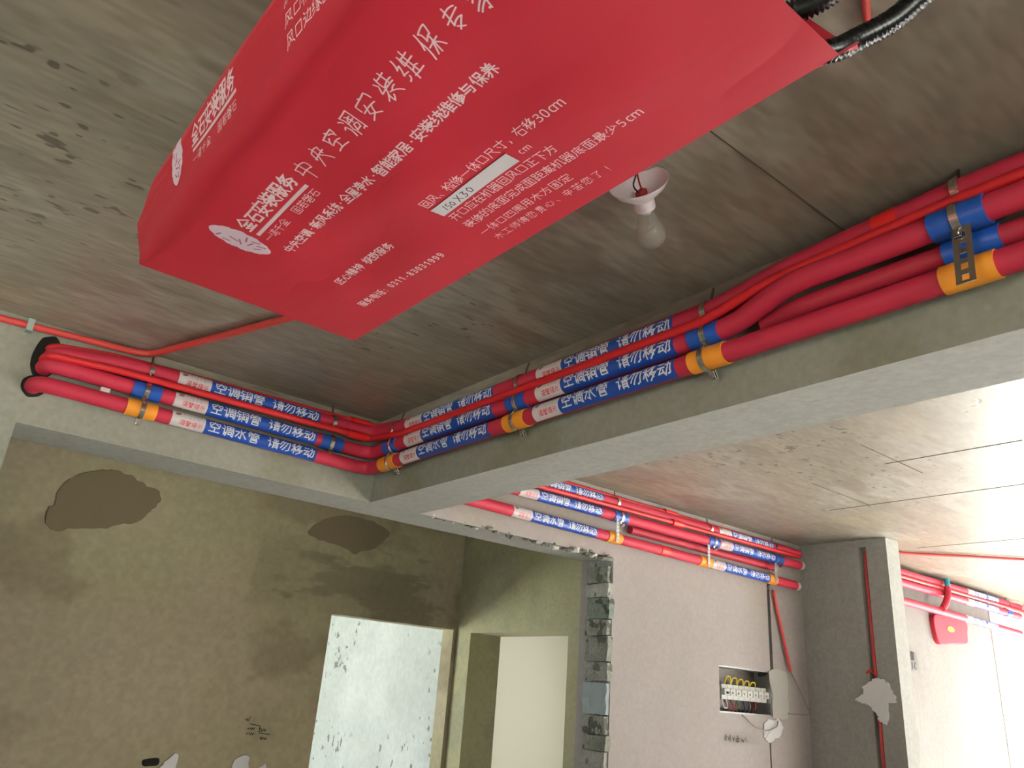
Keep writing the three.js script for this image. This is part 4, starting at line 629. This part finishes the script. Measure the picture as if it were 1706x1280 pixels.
// ---------------------------------------------------------------- fuse box in the wall
{ const g = thing('fuse_box', 'open fuse box recessed in the pale wall with a row of white breakers', 'fuse box', null, [3.27, H(0), -2.48]);
  mesh('back_plate', new THREE.BoxGeometry(0.42, 0.21, 0.01).translate(0.21, 0.105, -0.1), M.steelDark, g);
  for (const [x0, x1, y0, y1] of [[0, 0.006, 0, 0.21], [0.414, 0.42, 0, 0.21], [0.006, 0.414, 0, 0.006], [0.006, 0.414, 0.204, 0.21]]) mesh('box_side', box(x0, x1, y0, y1, -0.095, -0.004), M.galv, g);
  mesh('mounting_rail', box(0.03, 0.4, 0.085, 0.1, -0.09, -0.075), M.steel, g);
  const bodyG = new RoundedBoxGeometry(0.044, 0.068, 0.05, 1, 0.002), noseG = new RoundedBoxGeometry(0.04, 0.03, 0.02, 1, 0.002), leverG = new RoundedBoxGeometry(0.014, 0.01, 0.01, 1, 0.002);
  for (let i = 0; i < 8; i++) { const b = mesh('breaker', bodyG, M.breaker, g); b.position.set(0.07 + i * 0.0455, 0.094, -0.048); const n = mesh('front_face', noseG, M.breaker, b); n.position.set(0, 0, 0.032); const l = mesh('lever', leverG, i ? M.plasticWhite : M.black, b); l.position.set(0, -0.004, 0.044); }
  for (let i = 0; i < 5; i++) mesh('yellow_wire', tube([[0.09 + i * 0.05, 0.12, -0.04], [0.094 + i * 0.05, 0.165 - i * 0.004, -0.03], [0.13 + i * 0.05, 0.167 - i * 0.004, -0.03], [0.136 + i * 0.05, 0.12, -0.04]], 0.0035, 8, 0.02), M.wireYellow, g);
  [M.wireRed, M.wireRed, M.wireGreen, M.wireBlue, M.wireGrey, M.wireRed].forEach((m, i) => mesh('lower_wire', tube([[0.1 + i * 0.05, 0.06, -0.05], [0.11 + i * 0.045, 0.03, -0.035], [0.17 + i * 0.03, 0.014, -0.05], [0.2 + i * 0.03, 0.01, -0.08]], 0.0035, 8, 0.02), m, g));
  mesh('loop_wire', tube([[0.055, 0.065, -0.03], [0.055, 0.02, -0.02], [0.09, 0.02, -0.02], [0.09, 0.06, -0.03]], 0.003, 8, 0.02), M.plasticWhite, g);
}
tag(mesh('electrical_conduit', tube([[3.73, H(0.62), -2.466], [3.738, H(0.57), -2.466], [3.84, H(0.225), -2.462]], 0.0085, 10, 0.03), M.conduit), 'red conduit slanting down the wall right of the fuse box', 'conduit');
tag(mesh('loose_cable', tube([[3.704, H(0.66), -2.47], [3.703, H(0.62), -2.492], [3.702, H(0.21), -2.494], [3.66, H(0.19), -2.53]], 0.0095, 10, 0.02), M.black), 'black tube added as the dark of the chase above the fuse box', 'cable');  // black tube added to paint the shade inside the groove
tag(mesh('loose_cable', tube([[3.838, H(0.228), -2.462], [3.9, H(0.13), -2.45], [3.988, H(0.024), -2.452], [3.93, H(0.018), -2.455], [3.81, H(0.018), -2.468]], 0.0028, 8, 0.02), M.wireGrey), 'thin grey cable hanging in a loop from the slanting conduit', 'cable');
tag(mesh('loose_cable', tube([[3.42, H(0.01), -2.53], [3.44, H(-0.005), -2.468], [3.5, H(-0.05), -2.462], [3.6, H(-0.07), -2.46], [3.7, H(-0.045), -2.462], [3.72, H(-0.02), -2.47]], 0.0026, 8, 0.04), M.wireGrey), 'thin grey cable sagging under the fuse box to the white putty', 'cable');
tag(mesh('electrical_conduit', tube([[3.661, H(-0.1), -2.492], [3.658, 0.3, -2.492]], 0.005, 8), M.wireGrey), 'grey conduit in the chase below the fuse box putty', 'conduit');
{ const g = thing('electrical_conduit', 'red conduit running down a dark chase in the grey wall nib', 'conduit');
  mesh('tube', tube([[4.075, H(0.855), -2.112], [4.04, H(0.835), -2.108], [4.036, H(0.3), -2.108], [4.036, 0.22, -2.106]], 0.011, 12, 0.03), M.conduit, g);
  part(mesh('torn_end', tube([[4.03, H(0.235), -2.112], [4.008, H(0.25), -2.128], [4.006, H(0.232), -2.142]], 0.005, 8, 0.01), M.conduitBright, g), 'torn red conduit end'); }
{ const o = [[-2.122, 0.197], [-2.104, 0.208], [-2.08, 0.213], [-2.043, 0.189], [-2.04, 0.169], [-2.023, 0.144], [-2.013, 0.109], [-2.047, 0.102], [-2.061, 0.026], [-2.079, 0.004], [-2.1, 0.023], [-2.111, 0.053], [-2.129, 0.067], [-2.145, 0.087], [-2.179, 0.095], [-2.216, 0.109], [-2.169, 0.138], [-2.171, 0.174]];
  const m = mesh('putty_splash', slab(blobShape(jag(o, 0.006)), 0.01, 0.002), M.putty); m.rotation.y = -Math.PI / 2; m.position.set(4.022, EYE, 0); tag(m, 'star-shaped white putty splash over the conduit chase in the grey nib', 'putty'); }

// ---------------------------------------------------------------- far right corner
{ const g = thing('hanging_pouch', 'red pouch with a yellow oval hanging on the wall under the far right pipes', 'pouch', null, [0, EYE, -2.336]);
  mesh('pouch_body', slab(blobShape([[5.215, 0.654], [5.4, 0.668], [5.56, 0.672], [5.655, 0.65], [5.64, 0.59], [5.62, 0.53], [5.43, 0.512], [5.243, 0.495], [5.2, 0.583]]), 0.02, 0.006), M.redCloth, g);
  const e = new THREE.Shape(); e.absellipse(5.405, 0.592, 0.05, 0.018, 0, Math.PI * 2); part(mesh('oval_badge', slab(e, 0.002, 0).translate(0, 0, 0.027), M.yellow, g), 'yellow oval badge'); }
{ const g = thing('cloth_strap', 'red strap with a teal tip tied round the far right pipes', 'strap');
  mesh('strap_band', tube([[5.27, H(0.832), -2.24], [5.265, H(0.79), -2.238], [5.225, H(0.73), -2.24], [5.19, H(0.69), -2.25]], 0.02, 8, 0.03), M.redCloth, g);
  mesh('strap_tip', tube([[5.285, H(0.882), -2.245], [5.272, H(0.83), -2.238]], 0.017, 8), M.teal, g); }
{ const m = note('stencil_mark', 0.1, 0.11, inkTex(100, 110, '20,6 18,46 48,48 50,8 20,6|30,12 32,42|38,14 38,42|24,66 22,100|60,64 44,86 62,100', 8, '#26272c'), [4.935, H(0.364), -2.339], 0); tag(m, 'black stencilled mark on the pale wall right of the grey nib', 'marking'); }
{ const m = mesh('white_plaster_strip', box(6.092, 6.75, 0, H(0.9), -2.34, -2.335), M.white); m.userData = { kind: 'structure' }; m.name = 'trim_1'; }

scene.traverse((o) => { if (o.isMesh) { o.castShadow = true; o.receiveShadow = true; } });
renderer.render(scene, camera);
